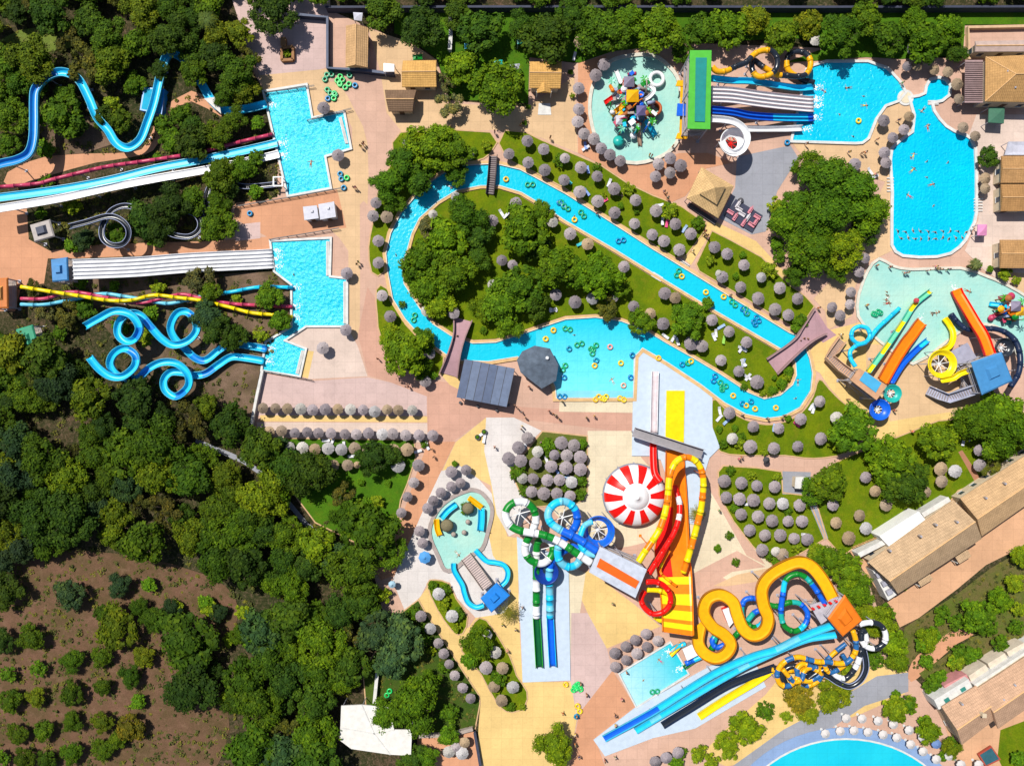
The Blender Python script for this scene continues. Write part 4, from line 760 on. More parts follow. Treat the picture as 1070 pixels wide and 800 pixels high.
# ---------------------------------------------------------------- slides
c_=lambda n,r,g,b,k=.72,ro=.34: mp(n,L(r,g,b,k),ro,.3,.09)
CYAN=c_('gel_cyan',25,192,238,.95); BLUE=c_('gel_blue',8,100,225,.85); DBLUE=c_('gel_dark_blue',15,60,160); YEL=c_('gel_yellow',255,225,5,.8); ORA=c_('gel_orange',255,132,5,.85); AMB=c_('gel_amber',255,180,8,.85)
RED=c_('gel_red',245,15,8,.85); WHT=mp('gel_white',(.74,.74,.76),.3,.5,.05); GRN=c_('gel_green',5,145,45); LGR=c_('gel_bright_green',50,190,20); TEAL=c_('gel_teal',30,190,180); MNT=c_('gel_mint',120,225,185)
PNK=c_('gel_pink',215,70,110); BLK=mp('gel_black',(.012,.018,.03),.25,.5,.1); NAVY=c_('gel_navy',25,45,80); LCY=c_('gel_pale_cyan',120,220,250); GRY=mp('gel_grey',L(170,180,215),.4); SLT=c_('gel_slate',40,105,165,.85); LNW=mp('gel_lane_line',(.64,.64,.68),.4); LIC=c_('gel_lip_cyan',70,200,238)
STEEL=mp('steel_galvanised',L(190,190,205),.4,.5); DST=mp('steel_dark',(.06,.06,.07),.5,.4); CONC=mp('concrete',L(190,175,165),.85,.1)
GRN_D=c_('gel_deep_green',5,100,55)
PATHS=[]
def W2P(p): k=H/(H-p.z); return (535+p.x*k/S,400-p.y*k/S)
def path3(pts,z0,z1,k=5,ease=1.):
    sm=smooth([p[:2] for p in pts],False,k); Ls=[0]
    for a,b in zip(sm,sm[1:]): Ls.append(Ls[-1]+(b-a).length)
    out=[]
    if len(pts[0])>2:
        zs=smooth([(p[2],0) for p in pts],False,k)
        for p,z in zip(sm,zs): out.append(W(p.x,p.y,z.x))
    else:
        for p,l in zip(sm,Ls): out.append(W(p.x,p.y,z0+(z1-z0)*(l/Ls[-1])**ease))
    return out
def bands(path,seq):       # seq [(mat index, metres)] repeated
    tot=sum(s[1] for s in seq); l=0; r=[]
    for a,b in zip(path,path[1:]):
        m=(l+(b-a).length*.5)%tot; l+=(b-a).length
        for i,d in seq:
            if m<d: break
            m-=d
        r.append(i)
    return r
def posts(t,path,w,step=7.5,mat=None,minz=1.2,r=.14,drop=.5):
    mat=mat or STEEL; l=0; nxt=step*.5; n=0
    for i,(a,b) in enumerate(zip(path,path[1:])):
        l+=(b-a).length
        if l>nxt and b.z>minz and n<18:
            if any((p.x-b.x)**2+(p.y-b.y)**2<(w/2+q/2+.1)**2*1. and p.z<b.z-.7 for P,q in PATHS for p in P[::2]): continue
            nxt=l+step; m=MB(); m.cyl((b.x,b.y,0),(b.x,b.y,b.z-drop),r,r*.8,8)
            m.box((b.x,b.y,.08),(.6,.6,.16)); d=(b-a).normalized(); s=Vector((d.y,-d.x,0)); s=s.normalized()*(w*.42)
            m.cyl(Vector((b.x,b.y,max(.2,b.z-1.3-drop))),b+s-Vector((0,0,drop+.05)),r*.5,n=6); m.cyl(Vector((b.x,b.y,max(.2,b.z-1.3-drop))),b-s-Vector((0,0,drop+.05)),r*.5,n=6)
            m.build('support_post',mat,t); n+=1
def slide(label,pts,z0,z1,w,mats,seq=None,kind='open',lanes=1,depth=None,group=None,post=True,lip=None,ease=1.,taper=None,k=5,lh=None,cat='water slide',name='water_slide',pm=None,flatend=False):
    path=path3(pts,z0,z1,k,ease); mats=mats if isinstance(mats,list) else [mats]
    dd=depth or min(.75,w*.42/lanes+.12); dd=.25 if kind=='flat' else dd
    if kind!='tube':
        for p in path: p.z=max(p.z,dd*(1. if lanes==1 else .6)+.5)
    else:
        for p in path: p.z=max(p.z,w/2+.36)
    e=path[-1]; t=thing(name,label,cat,(path[-1].x,path[-1].y,0),group)
    bd=([seq(W2P(p)) for p in path[:-1]] if callable(seq) else bands(path,seq)) if seq else [0]*(len(path)-1)
    if kind=='tube':
        n=12; r=w/2; prof=[(r*math.cos(2*PI*i/n),r*math.sin(2*PI*i/n)) for i in range(n)]
        P2=[path[0]]; k2=[0]; b2=[]; l=0; nx=2.5     # bolted joint flanges are raised rings of the same shell
        for i in range(1,len(path)):
            l+=(path[i]-path[i-1]).length
            if l>nx and i<len(path)-1:
                nx=l+2.6; d=(path[i+1]-path[i-1]).normalized()*.07
                P2+=[path[i]-d,path[i]-d*.98,path[i]+d*.98,path[i]+d]; k2+=[0,.075,.075,0]; b2+=[bd[i-1]]*4
            else: P2.append(path[i]); k2.append(0); b2.append(bd[i-1])
        m=MB(); N2=len(P2); cs=[(math.cos(2*PI*i/n),math.sin(2*PI*i/n)) for i in range(n)]
        m.sweep(P2,prof,lambda i,j:b2[min(i,len(b2)-1)])
        for i in range(N2):
            if k2[i]:
                for j in range(n): v=m.v[i*n+j]; m.v[i*n+j]=P2[i]+(v-P2[i])*(1+k2[i]/r)
        m.build('tube',mats,t,True)
    elif kind=='flat':
        hw=w/2; th=depth or .55; full=[(-hw-.12,th),(-hw,th),(-hw+.08,.1),(-hw+.45,0),(hw*.1,0.001),(hw-.45,0),(hw-.08,.1),(hw,th),(hw+.12,th),(hw+.05,-.22),(-hw-.05,-.22)]
        nm=len(mats); ms=mats+([lip] if lip else [])
        MB().sweep(path,full,lambda i,j:(nm if lip and j in(0,1,6,7,8,10) else (lh(bd[i],path[i]) if lh and j in(4,5) else bd[i])),scl=taper).build('channel',ms,t)
    else:
        d=depth or min(.75,w*.42/lanes+.12); inner=[]; lw=w/lanes; prof=[]
        for q in range(lanes):
            x0=-w/2+q*lw
            for i in range(7):
                a=PI*i/6
                xx=x0+lw*.5-lw*.5*math.cos(a)*.93; prof.append((xx,-math.sin(a)*d*(1 if lanes==1 else .55)+(0 if lanes==1 or i in(0,6) else 0)))
        hw=w/2
        lipw=.10
        full=[(-hw-lipw,.05),(-hw-.0,.07)]+prof+[(hw,.07),(hw+lipw,.05),(hw*.9,-d-.08),(-hw*.9,-d-.08)]
        m=len(full); nm=len(mats); ms=mats+([lip] if lip else [])
        def mf(i,j): 
            if lip and (j in(0,1,m-4,m-5,m-3) or (lanes>1 and 2<=j<m-4 and (j-1)%7==0)): return nm
            return bd[i]
        MB().sweep(path,full,mf,scl=taper).build('channel',ms,t,True)
        if lanes>1:
            for q in range(lanes+1):
                x0=-w/2+q*lw; MB().sweep(path,[(x0-.07,.0),(x0-.05,.2),(x0+.05,.2),(x0+.07,.0)],scl=(taper)).build('lane_divider',lip or mats[0],t)
    if z0<.9 and flatend: post=False
    if post: posts(t,path,w,mat=pm,drop={'tube':w/2,'flat':.3}.get(kind,dd+.1))
    PATHS.append((path,w))
    return t
def A(x,y,f,px,py): return (x+px/f,y+py/f)
# upper left
slide('bright blue open rapids channel winding between trees at the upper left',[(-14,176),(0,171),(17,167),(29,160),(34,146),(35,125),(35,104),(37,92),(48,80),(64,75),(81,82),(92,101),(101,122),(112,135),(121,149),(133,154.5),(146,146),(154,127),(161,106),(168,76),(176,56),(192,62),(208,83),(222,106),(238,116),(260,114),(279,110)],6.5,.5,1.75,[CYAN,MBL:=c_('gel_mid_cyan',15,140,225,.85)],[(1,30),(0,200)],lip=LIC)
def basin(pts,label,h=1.2):
    t=thing('splash_basin',label,'basin',tuple(W(*pts[0],0))); lp=[(p.x,p.y) for p in WL(pts,h)]
    MB().prism(lp,.0,h).build('basin_wall',MBL,t); m=MB(); q=offset(lp,-.35); m.prism([(p.x,p.y) for p in q],h-.2,h+.03); m.build('water_surface',mp('basin_cyan',L(40,185,225),.8,.1),t)
    return t
basin([(150,91),(172,93),(169,120),(146,115)],'small square blue basin in the rapids channel under the trees',1.7)
basin([(91,112),(97,110),(110,130),(103,135)],'narrow pale blue basin at the foot of the rapids bend',2.0)
slide('pink tube slide running beside the long cyan slide to the upper pool',[(-14,197),(0,195.4),(39,192),(54,188),(82,181),(113,174),(144,169.6),(175,165),(210,159),(251,148.5),(285,140.5)],5,.7,.85,[PNK],kind='tube')
slide('long cyan open slide with two gentle drops into the upper pool',[(-14,208),(0,206.7),(62,198.5),(113,189),(165,176),(220,165.5),(290,150)],6,.5,1.6,[CYAN],lip=LIC,kind='flat',depth=.3)
slide('long white twin lane slide beside the cyan slide into the upper pool',[(-14,220),(0,218),(62,207.7),(113,196.5),(165,186.5),(220,176.8),(292,161.5)],6,.5,1.5,[WHT],kind='flat',depth=.3,lip=WHT)
slide('black open slide coiling in a spiral between trees beside the square hut',[(72,236.6),(90,232),(111,226),(124,228.4),(133,237),(134,247),(128,255),(117,256),(108,250),(106,240),(110,229),(118,219),(132,215),(148,221),(165,235),(176,243),(186,246.5),(198,247),(207,241),(209,232),(204,224),(194,220),(186,218),(196,214),(209,222),(213,232),(216,218),(216,204),(222,191),(235,190),(250,194),(265,195),(290,193)],6,.6,1.05,[BLK],lip=GRY)
slide('wide white five lane racing slide ending in the lower pool',[(76,281.5),(140,279),(200,274.5),(285,270.5)],6,.45,4.3,[WHT],lanes=5,lip=LNW,k=8)
slide('yellow tube slide weaving from the left plaza toward the lower pool',[(22,299.6),(47,303.7),(82,309),(115,314),(138,313.5),(161,308.5),(186,311),(210,314),(240,321),(264,327),(288,329),(306,331)],6.,.7,.85,[YEL],kind='tube')
slide('pink tube slide between the yellow and pale blue tubes on the left',[(22,312),(47,312),(66,306),(82,305.5),(107,310),(144,316.5),(168,312),(190,307.5),(208,311),(240,317),(273,319),(306,320.5)],4.6,.6,.8,[PNK],kind='tube')
slide('pale blue tube slide crossing the pink tube near the lower pool',[(22,318),(47,318),(80,312),(107,307),(132,310),(160,315),(177,317),(196,313),(215,309),(242,305),(271,300),(306,300.5)],3.6,.6,.85,[CYAN,LCY],[(1,40),(0,30)],kind='tube')
slide('curly cyan slide with two loops, upper one of the pair',[(88,341),(103,332.6),(119,325),(136,328.5),(145,342),(140,354),(131,356.5),(123,349),(124,337),(133,328),(146,329),(157,341),(169,354),(181,360.4),(196,356),(205,345),(203,333),(194,325.5),(184,328),(178,341),(182,353),(193,364),(204,374),(215,376),(230,364.5),(242,359),(262,361.5),(279,364.5)],7,.5,1.5,[CYAN,MBL],[(0,14),(1,3)],lip=LIC)
slide('curly cyan slide with two loops, lower one of the pair',[(93,373),(103,385),(115,393),(128,393),(140,383),(141,371),(130,364),(119,369),(114.5,380),(121,391),(134,396),(144,395),(155,385),(169,378.5),(185,380),(196,391),(196,404),(184,414),(173,408),(171,397),(178,389),(190,389),(203,392),(215,390),(228,381),(242,373),(258,374),(276,377)],6.4,.5,1.5,[CYAN,MBL],[(0,14),(1,3)],lip=LIC)
# huts
def quad(pts,z): return [(p.x,p.y) for p in WL(pts,z)]
def lerp2(a,b,t): return (a[0]+(b[0]-a[0])*t,a[1]+(b[1]-a[1])*t)
def tower(label,corners,z,roofm,topm=None,inset=.22,deckm=None,name='slide_tower',stair=None,cat='slide tower',gable=False,panel=None,levels=1):
    q=quad(corners,z); cx=sum(p[0] for p in q)/4; cy=sum(p[1] for p in q)/4
    t=thing(name,label,cat,(cx,cy,0))
    if panel:      # flat fabric roof with a coloured centre strip
        m=MB(); m.prism(q,z-.25,z); m.build('roof',roofm,t)
        pq=quad(panel,z+.1); m=MB(); m.prism(pq,z+.01,z+.16); m.build('roof_panel',topm,t)
    else:
        m=MB(); m.prism(q,z-.25,z-.1); m.prism(q,z-.1,z+.15,top=[lerp2(p,(cx,cy),.1) for p in q])
        m.build('roof',roofm,t)
        iq=[lerp2(p,(cx,cy),1-inset*2) for p in q]; m=MB(); m.prism(iq,z+.0,z+.7,top=[lerp2(p,(cx,cy),.35) for p in iq]); m.build('roof_lantern',topm or roofm,t)
    dq=[lerp2(p,(cx,cy),.08) for p in q]
    for L_ in range(levels):
        zz=z-2.8-L_*3.2
        if zz<1: break
        m=MB(); m.prism(dq,zz-.2,zz); m.build('deck',deckm or CONC,t)
        m=MB()
        for i in range(4):
            a,b=dq[i],dq[(i+1)%4]
            for h in (.5,1.05): m.cyl((a[0],a[1],zz+h),(b[0],b[1],zz+h),.04,n=5)
        m.build('railing',STEEL,t)
    pp=dq+[lerp2(dq[i],dq[(i+1)%4],.5) for i in range(4) if math.hypot(dq[i][0]-dq[(i+1)%4][0],dq[i][1]-dq[(i+1)%4][1])>7]
    for a in pp: m=MB(); m.cyl((a[0],a[1],0),(a[0],a[1],z-.2),.16,n=8); m.box((a[0],a[1],.1),(.7,.7,.2)); m.build('post',STEEL,t)
    if z>5:
        m=MB()
        for i in range(4):
            a,b=dq[i],dq[(i+1)%4]; h=z-3.2
            m.cyl((a[0],a[1],.4),(b[0],b[1],h),.05,n=5); m.cyl((b[0],b[1],.4),(a[0],a[1],h),.05,n=5)
        m.build('cross_brace',STEEL,t)
    return t
def ramp(label,pts,zs,w,mat,name='stair_ramp',cat='stairs',steps=True,wall=CONC):
    path=[W(p[0],p[1],z) for p,z in zip(pts,zs)]; t=thing(name,label,cat,(path[0].x,path[0].y,0))
    m=MB(); m.sweep(path,[(-w/2,0),(w/2,0),(w/2,-.25),(-w/2,-.25)]); m.build('flight',mat,t)
    for s in (-1,1): m=MB(); m.sweep(path,[(s*w/2-.07,.95),(s*w/2+.07,.95),(s*w/2+.07,-.25),(s*w/2-.07,-.25)]); m.build('parapet',wall,t)
    if steps:
        m=MB()
        for a,b in zip(path,path[1:]):
            n=int((b-a).length/.45); d=(b-a); rz=math.atan2(d.y,d.x)
            for i in range(n): p=a.lerp(b,(i+.5)/n); m.box((p.x,p.y,p.z+.03),(.2,w-.3,.1),rz)
        m.build('treads',mp('tread_edge',L(160,150,150),.8),t)
    for p in path:
        if p.z>1.5: m=MB(); m.cyl((p.x,p.y,0),(p.x,p.y,p.z-.2),.18,n=8); m.build('support_post',STEEL,t)
    return t
tower('small pale square hut with dark skylight between trees on the left',[(31,235),(52,229),(57,247),(36,253)],3.6,mp('roof_pale',L(200,190,185),.8),mp('roof_dark',L(85,90,110),.7),.28,name='pump_hut',cat='hut')
tower('small blue roofed hut at the top of the white racing slide',[(53,271),(70.5,268.5),(71.5,293),(54.5,294.5)],5.5,mp('roof_blue',L(70,150,215),.6),None,.2,levels=2)
tower('green pyramid roofed hut at the edge of the left wood',[(16.5,344),(34,339),(42,368),(17,371)],4.2,mp('roof_green',L(50,165,125),.6),None,.25,name='hut',cat='hut')
tower('orange roofed hut at the left edge of the picture',[(-8,291),(8,290),(8.5,322),(-8,323)],4,mp('roof_orange',L(225,130,55),.6),mp('roof_ochre',L(235,170,90),.6),.25,name='hut',cat='hut')
# ---------------------------------------------------------------- top: long green tower and its slides
tower('long green roofed tower with teal centre above the multi lane slides',[(721,52.7),(743.5,52.7),(742.2,135),(718.5,134.5)],9.5,c_('roof_lime',85,200,60,.72,.5),c_('roof_teal',0,150,145,.72,.5),levels=2,panel=[(727,60.5),(738.5,60.5),(736.5,127.5),(726,127)])
slide('cyan open slide dropping from the green tower into the blue pool',[(744,81.5),(765,84),(785,84.5),(810,88.5),(832,91.5),(850,92)],6.5,.5,1.25,[CYAN],lip=LIC)
slide('white four lane racing slide from the green tower into the blue pool',[(744,98.5),(765,99.5),(790,103),(815,106),(850,109.5)],6.5,.5,3.5,[WHT],lanes=4,lip=mp('gel_lane_lip',L(215,185,190),.4))
slide('dark blue wide slide from the green tower into the blue pool',[(744,115),(765,117),(785,121),(815,123),(850,123.5)],6.5,.5,1.6,[BLUE,CYAN],[(0,16),(1,9)],lip=DBLUE,lanes=2)
slide('white straight slide behind the white bowl ending in the blue pool',[(778,134.5),(800,134.5),(820,134.5),(838,134.8)],2.8,.5,1.2,[WHT],lip=WHT)
def bowl(label,c,rp,z,mats,seq=None,open_r=.45,name='bowl_slide',spoke=WHT,posts_n=6,depth=1.6,spokes=True,cat='bowl slide'):
    cc=W(c[0],c[1],z); r=rp*S*(H-z)/H; t=thing(name,label,cat,(cc.x,cc.y,0)); n=36
    prof=[(r*open_r,z-depth),(r*(open_r+.12),z-depth*.95),(r*.85,z-depth*.5),(r*.97,z-.1),(r,z),(r*1.06,z),(r*1.06,z-.15),(r*.9,z-depth*.6),(r*open_r,z-depth-.12)]
    mats=mats if isinstance(mats,list) else [mats]
    MB().lathe((cc.x,cc.y,0),prof,n,mi=(lambda i,j:(i*len(mats)*(seq or 1)//n)%len(mats))).build('bowl',mats,t,True)
    if spokes:
        m=MB()
        for i in range(8):
            a=2*PI*i/8+.2; m.cyl((cc.x,cc.y,z-depth-.5),(cc.x+math.cos(a)*r*(open_r+.05),cc.y+math.sin(a)*r*(open_r+.05),z-depth-.1),.09,.07,6)
        m.cyl((cc.x,cc.y,0),(cc.x,cc.y,z-depth-.3),.3,.22,10); m.build('spoke_column',spoke,t)
    for i in range(posts_n):
        a=2*PI*i/posts_n; x=cc.x+math.cos(a)*r; y=cc.y+math.sin(a)*r; m=MB(); m.cyl((x,y,0),(x,y,z-.2),.1,n=6); m.build('support_post',STEEL,t)
    return t
bowl('white bowl slide with red centre below the green tower',(766.5,147),13,5,[WHT],open_r=.52,spoke=RED)
slide('white curved feeder slide from the green tower into the white bowl',[(744,124),(757,125),(768,127.5),(777,134),(781,144),(777,155),(768,160),(759,156),(754,147)],6.8,5,1.3,[WHT],lip=WHT)
slide('black tube slide with orange bands looping beside the hedge',[(744,70),(750,75),(760,74),(768,70),(780,65),(788,57),(797,53),(807,54),(812,62),(811,72),(803,79),(792,80),(786,73),(787,63),(797,70),(812,78),(822,79),(832,80),(842,78),(847,68),(844,58),(834,54),(824,58),(822,68),(826,76),(838,83),(850,87)],7.5,.7,1.25,[AMB,BLK],[(0,4.6),(1,6.)],kind='tube')
# yellow and blue frame left of the tower
t=thing('entry_gate','yellow gate frame with a blue canopy beside the splash pool','gate',tuple(W(713,113,0)))
for y0 in (87,142): 
    m=MB(); a=quad([(708,y0-3),(719,y0-3),(718,y0+3),(706,y0+3)],3.2); m.prism(a,2.9,3.2); m.build('canopy',AMB,t)
m=MB(); m.prism(quad([(708,108),(719,109),(718,121),(707,121)],4),3.7,4); m.build('canopy',BLUE,t,label='blue canopy')
for x_,y_ in ((713,90),(713,107),(712,123),(712,139)): p=W(x_,y_,1); m=MB(); m.cyl((p.x,p.y,0),(p.x,p.y,3.2),.15,n=8); m.build('post',AMB,t)
m=MB(); m.sweep([W(713,90,3),W(712.5,115,3),W(712,139,3)],[(-.4,0),(.4,0),(.4,-.2),(-.4,-.2)]); m.build('beam',AMB,t)
# ---------------------------------------------------------------- centre bottom: green and blue tubes
TZ=12
tower('white flat roofed slide tower with an orange centre strip',[(627,571),(676,594.5),(664,624.5),(615.5,597.5)],TZ,mp('roof_white',L(215,222,238),.5),c_('roof_strip_orange',250,110,20,.72,.5),levels=3,panel=[(627,583),(668,607),(664,614.5),(623.5,592)])
slide('green and white banded tube slide with two loops ending in the runout',[(618,588),(604.5,579),(591.5,570),(578.5,562.5),(565.5,558),(552.5,556),(540,553),(531,546),(528.5,535),(535,526),(547,524),(557,531),(560,543),(556,555),(550,566),(549,577),(556,586),(568,588),(577,579),(577,568),(569,562),(562,566),(560.5,578),(560.5,592),(560.5,612),(560.5,632),(560.5,645)],10,1.1,1.7,[GRN,WHT],[(1,3.2),(0,3.2)],kind='tube')
slide('dark green open runout trough on the pale blue pad',[(560.5,645),(562,670),(563.5,697)],.95,.7,1.5,[GRN_D],lip=LGR)
slide('blue tube slide with two loops beside the green and white tube',[(624,576),(611,567),(598,559.5),(585,553),(575,545),(573,535),(580,526),(591,524),(601,532),(603,545),(597,556),(588,564),(583,574),(585,586),(594,592),(604,588),(606,577),(598,571),(585,578),(577,586),(574,598),(574.4,620),(574.8,645)],10.6,1.1,1.75,[BLUE,LCY,CYAN],[(0,8.5),(1,2.2),(2,2.2),(1,2.2),(2,2.2),(1,2.2),(2,2.2)],kind='tube')
slide('blue open runout trough beside the green one on the pale pad',[(574.8,645),(576,670),(577.5,696)],.95,.7,1.5,[BLUE],lip=CYAN)
slide('pale cyan tube stub curling into the round blue bowl',[(622,580),(612,576),(606,566),(608,555),(612,548),(619,545)],9.8,8.4,1.3,[LCY,CYAN],[(0,2),(1,2)],kind='tube')
bowl('round blue bowl slide with white spokes beside the white tower',(625.6,555.5),16,8,[BLUE,c_('gel_mid_blue',20,115,225)],open_r=.66,seq=6)
bowl('small dark blue bowl under the green and white loop',(571,598),12,4,[DBLUE],open_r=.3,spokes=False)
def star(label,c,rp,z,m1=WHT):
    cc=W(c[0],c[1],z); r=rp*S; t=thing('support_tree',label,'support mast',(cc.x,cc.y,0)); m=MB(); m.cyl((cc.x,cc.y,0),(cc.x,cc.y,z),.28,.2,10); m.build('mast',m1,t)
    for i in range(6):
        a=i*PI/3+.3; m=MB(); m.cyl((cc.x,cc.y,z-.6),(cc.x+r*math.cos(a),cc.y+r*math.sin(a),z),.11,.08,6); m.build('arm',m1,t)
star('white mast with radiating arms inside the upper green loop',(543,537),14,6.4); star('white mast with radiating arms inside the lower green loop',(563.5,575),13,3.2); star('white mast with radiating arms inside the upper blue loop',(588,541),14,6)
# red striped dome
cc=W(665,519,4.); t=thing('striped_dome','large red and white striped dome over the plaza','dome',(cc.x,cc.y,0)); r=31.5*S
MB().lathe((cc.x,cc.y,0),[(r,1.4),(r*1.0,2.1),(r*.9,3.0),(r*.72,3.8),(r*.45,4.4),(r*.38,4.5)],60,mi=lambda i,j:(1 if (i*10//60*0+((i+1)%6)<3 and j<4) else 0)).build('dome_shell',[WHT,RED],t,True)
MB().lathe((cc.x,cc.y,0),[(r*.40,4.45),(r*.38,4.75),(r*.2,5.2),(r*.06,5.5),(r*.05,5.8),(0,5.85)],32).build('dome_cap',WHT,t,True)
MB().lathe((cc.x,cc.y,0),[(r*1.0,1.1),(r*1.05,1.3),(r*1.02,1.5),(r*.98,1.2)],60).build('rim',mp('rim_grey',L(150,155,175),.5),t,True)
for i in range(12): a=i*PI/6; m=MB(); m.cyl((cc.x+r*1.05*math.cos(a),cc.y+r*1.05*math.sin(a),0),(cc.x+r*1.05*math.cos(a),cc.y+r*1.05*math.sin(a),1.2),.15,n=8); m.build('support_post',STEEL,t)
slide('red trough shooting out of the striped dome toward the long white run',[(690,503),(684,494),(682.5,478),(682.5,462)],4.2,1.2,1.35,[RED],lip=RED)
slide('long pinkish white run out lane on the pale pad',[(682.8,452),(683.3,425),(684,388)],.85,.6,1.5,[mp('gel_blush',L(240,225,230),.3)],lip=WHT)
m=MB(); m.prism(quad([(696.5,408),(715.5,408),(714.5,462),(695.5,458)],.55),.30,.55); t=m.build('landing_mat',YEL); tag(t,'bright yellow rectangular landing mat on the pale pad','landing mat')
# half pipe: wide orange ramp with yellow cross bands
hp=[(704.5,470,.7),(705,490,.9),(705.5,515,1.),(704,545,1.3),(702,575,2.),(704.5,600,3.2),(706.5,625,5.),(707.5,645,7.),(708,662,9.)]
def hpb(q):
    y=q[1]; return 1 if (600<y<610 or 620<y<631 or 637<y<645.5 or 649.5<y<656) else 0
HW=[18,20,23,29,37,35,32.5,31.5,31]
def hw_(f):
    q=f*8; i=min(7,int(q)); return (HW[i]+(HW[i+1]-HW[i])*(q-i))*S*.97
t=slide('very wide orange ramp slide with yellow cross bands rising steeply',[p for p in hp],0,0,7.3,[ORA,YEL,RED],hpb,lh=lambda b,p:(2 if b==0 and 528<W2P(p)[1]<601 else b),kind='flat',depth=.7,lip=ORA,taper=lambda f:hw_(f)/7.3,k=10,pm=ORA)  # red half of the floor paints the yellow tube's shadow onto the orange ramp
slide('red tube slide with white bands feeding the wide orange ramp',[(678,599),(685,588),(695,572),(703,559),(707.5,548),(710,537),(710,525),(707,515),(705.5,507)],9,2.2,1.25,[RED,WHT],[(0,13.5),(1,1.9),(0,1.9),(1,1.9),(0,4)],kind='tube')
slide('yellow and orange banded tube arching in a long loop over the plaza',[(667,587),(674,576),(681,566),(689.5,552),(695,535),(698,517),(699,502),(702,490),(708,481),(717.5,477.5),(727,481.5),(733,491),(735,504),(734,520),(732,534),(728,550),(724,565),(719,582),(714,598)],10.5,5.2,1.45,[YEL,ORA],[(0,3.2),(1,2.2)],kind='tube',pm=ORA)
slide('red tube ring coiling beside the white flat roofed tower',[(675,608),(684,607.5),(693,611),(700,620),(700,631),(693,639),(682,641),(673,634),(670,625),(674,617)],9.2,7.,1.2,[RED],kind='tube')
slide('yellow tube coil under the red ring by the wide ramp',[(676,616),(690,617),(700,622),(704,633),(700,643),(691,648),(684,644)],6,4.6,1.1,[YEL],kind='tube')
slide('thin orange and yellow tube twisting beside the red tube to the ramp',[(700,575),(694,585),(690,597),(699,606),(707,612)],5,4.8,.6,[ORA,YEL],[(0,3),(1,1)],kind='tube')
# walkway bridge over the lanes
def bridge(label,pts,zs,w,deck,wallm,wood=False,name='footbridge'):
    t=ramp(label,pts,zs,w,deck,name=name,cat='bridge',steps=wood,wall=wallm); return t
bridge('grey footbridge crossing above the yellow landing mat',[(662,451),(690,460),(710,466.5),(734,474)],[2.2,2.8,2.8,2.2],2.1,mp('bridge_grey',L(165,160,165),.8),mp('bridge_wall_grey',L(190,186,195),.8))
bridge('dark wooden footbridge over the north west bend of the river',[(515.5,163),(514,184),(512,203)],[.4,1.1,.4],1.8,mp('plank_dark',L(95,80,85),.85,.1),mp('rail_dark',L(70,60,65),.8),True)
def archbridge(label,left,right,zs):
    t=thing('arched_bridge',label,'bridge',tuple(W(left[len(left)//2][0],left[len(left)//2][1],0)))
    a=smooth(left,False,6); b=smooth(right,False,6); z=smooth([(q,0) for q in zs],False,6); n=len(a); m=MB()
    A_=[W(p.x,p.y,q.x) for p,q in zip(a,z)]; B_=[W(p.x,p.y,q.x) for p,q in zip(b,z)]
    vs=A_+B_+[v-Vector((0,0,.3)) for v in A_]+[v-Vector((0,0,.3)) for v in B_]
    fs=[]
    for i in range(n-1): fs+=[(i,i+1,n+i+1,n+i),(2*n+i,3*n+i,3*n+i+1,2*n+i+1),(i,2*n+i,2*n+i+1,i+1),(n+i,n+i+1,3*n+i+1,3*n+i)]
    m.add(vs,fs); m.build('deck',mpave('bridge_lilac',L(200,160,168)),t)
    for P,s in ((A_,1),(B_,-1)): MB().sweep(P,[(-.14,.95),(.14,.95),(.14,-.3),(-.14,-.3)]).build('parapet',mp('parapet_stone',L(175,140,140),.85),t)
archbridge('curved pink footbridge over the river beside the grey-roofed bar',[(474.5,331),(474,350),(468,370),(460,389)],[(493,336),(486,353),(481,372),(478,394)],[.3,1.5,1.7,.3])
archbridge('lilac arched footbridge over the east end of the river',[(850,323),(838,342),(828,356),(801,375)],[(862,349),(846,358),(828,374),(812,390)],[.3,1.4,1.8,.3])
# ---------------------------------------------------------------- lower right complex
tower('orange roofed slide tower above the serpentine slides',[(883,621),(901.4,648),(881,665),(865,646)],12,c_('roof_orange_bright',250,130,20,.72,.5),None,.25,levels=3)
t=thing('waiting_deck','pale raised waiting deck beside the orange tower','deck',tuple(W(862,640,0)))
m=MB(); m.prism(quad([(846,632),(880,622),(886,632),(858,652)],9.3),9.0,9.3); m.build('platform',mp('deck_pale',L(200,195,205),.7),t)
for a in [(849,634),(878,624),(884,632),(858,649)]: p=W(*a,9); m=MB(); m.cyl((p.x,p.y,0),(p.x,p.y,9),.16,n=8); m.build('post',STEEL,t)
m=MB()
for k in range(5):
    a=W(850+6*k,636-2*k,10.2); m.box((a.x,a.y,9.9),(.5,.25,1.),.4); 
m.build('turnstile',RED,t)
slide('very wide amber serpentine slide winding down from the orange tower',[(869.5,625),(860,607),(848,592),(835,586.5),(819,591.5),(803,602),(795.5,615),(797,631),(802,645),(798,658),(787,663),(776,656),(769.5,641),(765,628),(752,620.5),(739,625.5),(735,640),(744,654),(756,662),(763,672),(758,682),(747,686.5),(735,681),(729,670),(731,655),(735,640),(736,636)][:-2]+[(730,652)],9.5,3.2,2.45,[AMB],lip=mp('gel_ochre',L(205,130,15),.35),depth=.6,kind='flat',k=7)
slide('blue and green banded tube looping under the amber serpentine slide',[(862,631),(852,615),(841.6,602.7),(831,599.6),(821,606),(818,621),(816,640),(820,654),(831,659),(841,652),(843.7,640),(836,630.5),(825,629),(812,633),(800,630),(790,625),(779,626),(775,635),(777,648),(788,655),(797,650),(798,638),(788,640),(776,655),(764,668),(750,676),(744,670),(748,664),(742,680),(732,686),(716,693)],9.2,.9,1.2,[BLUE,GRN,CYAN,TEAL],[(0,5),(3,2),(1,5),(2,2)],kind='tube')
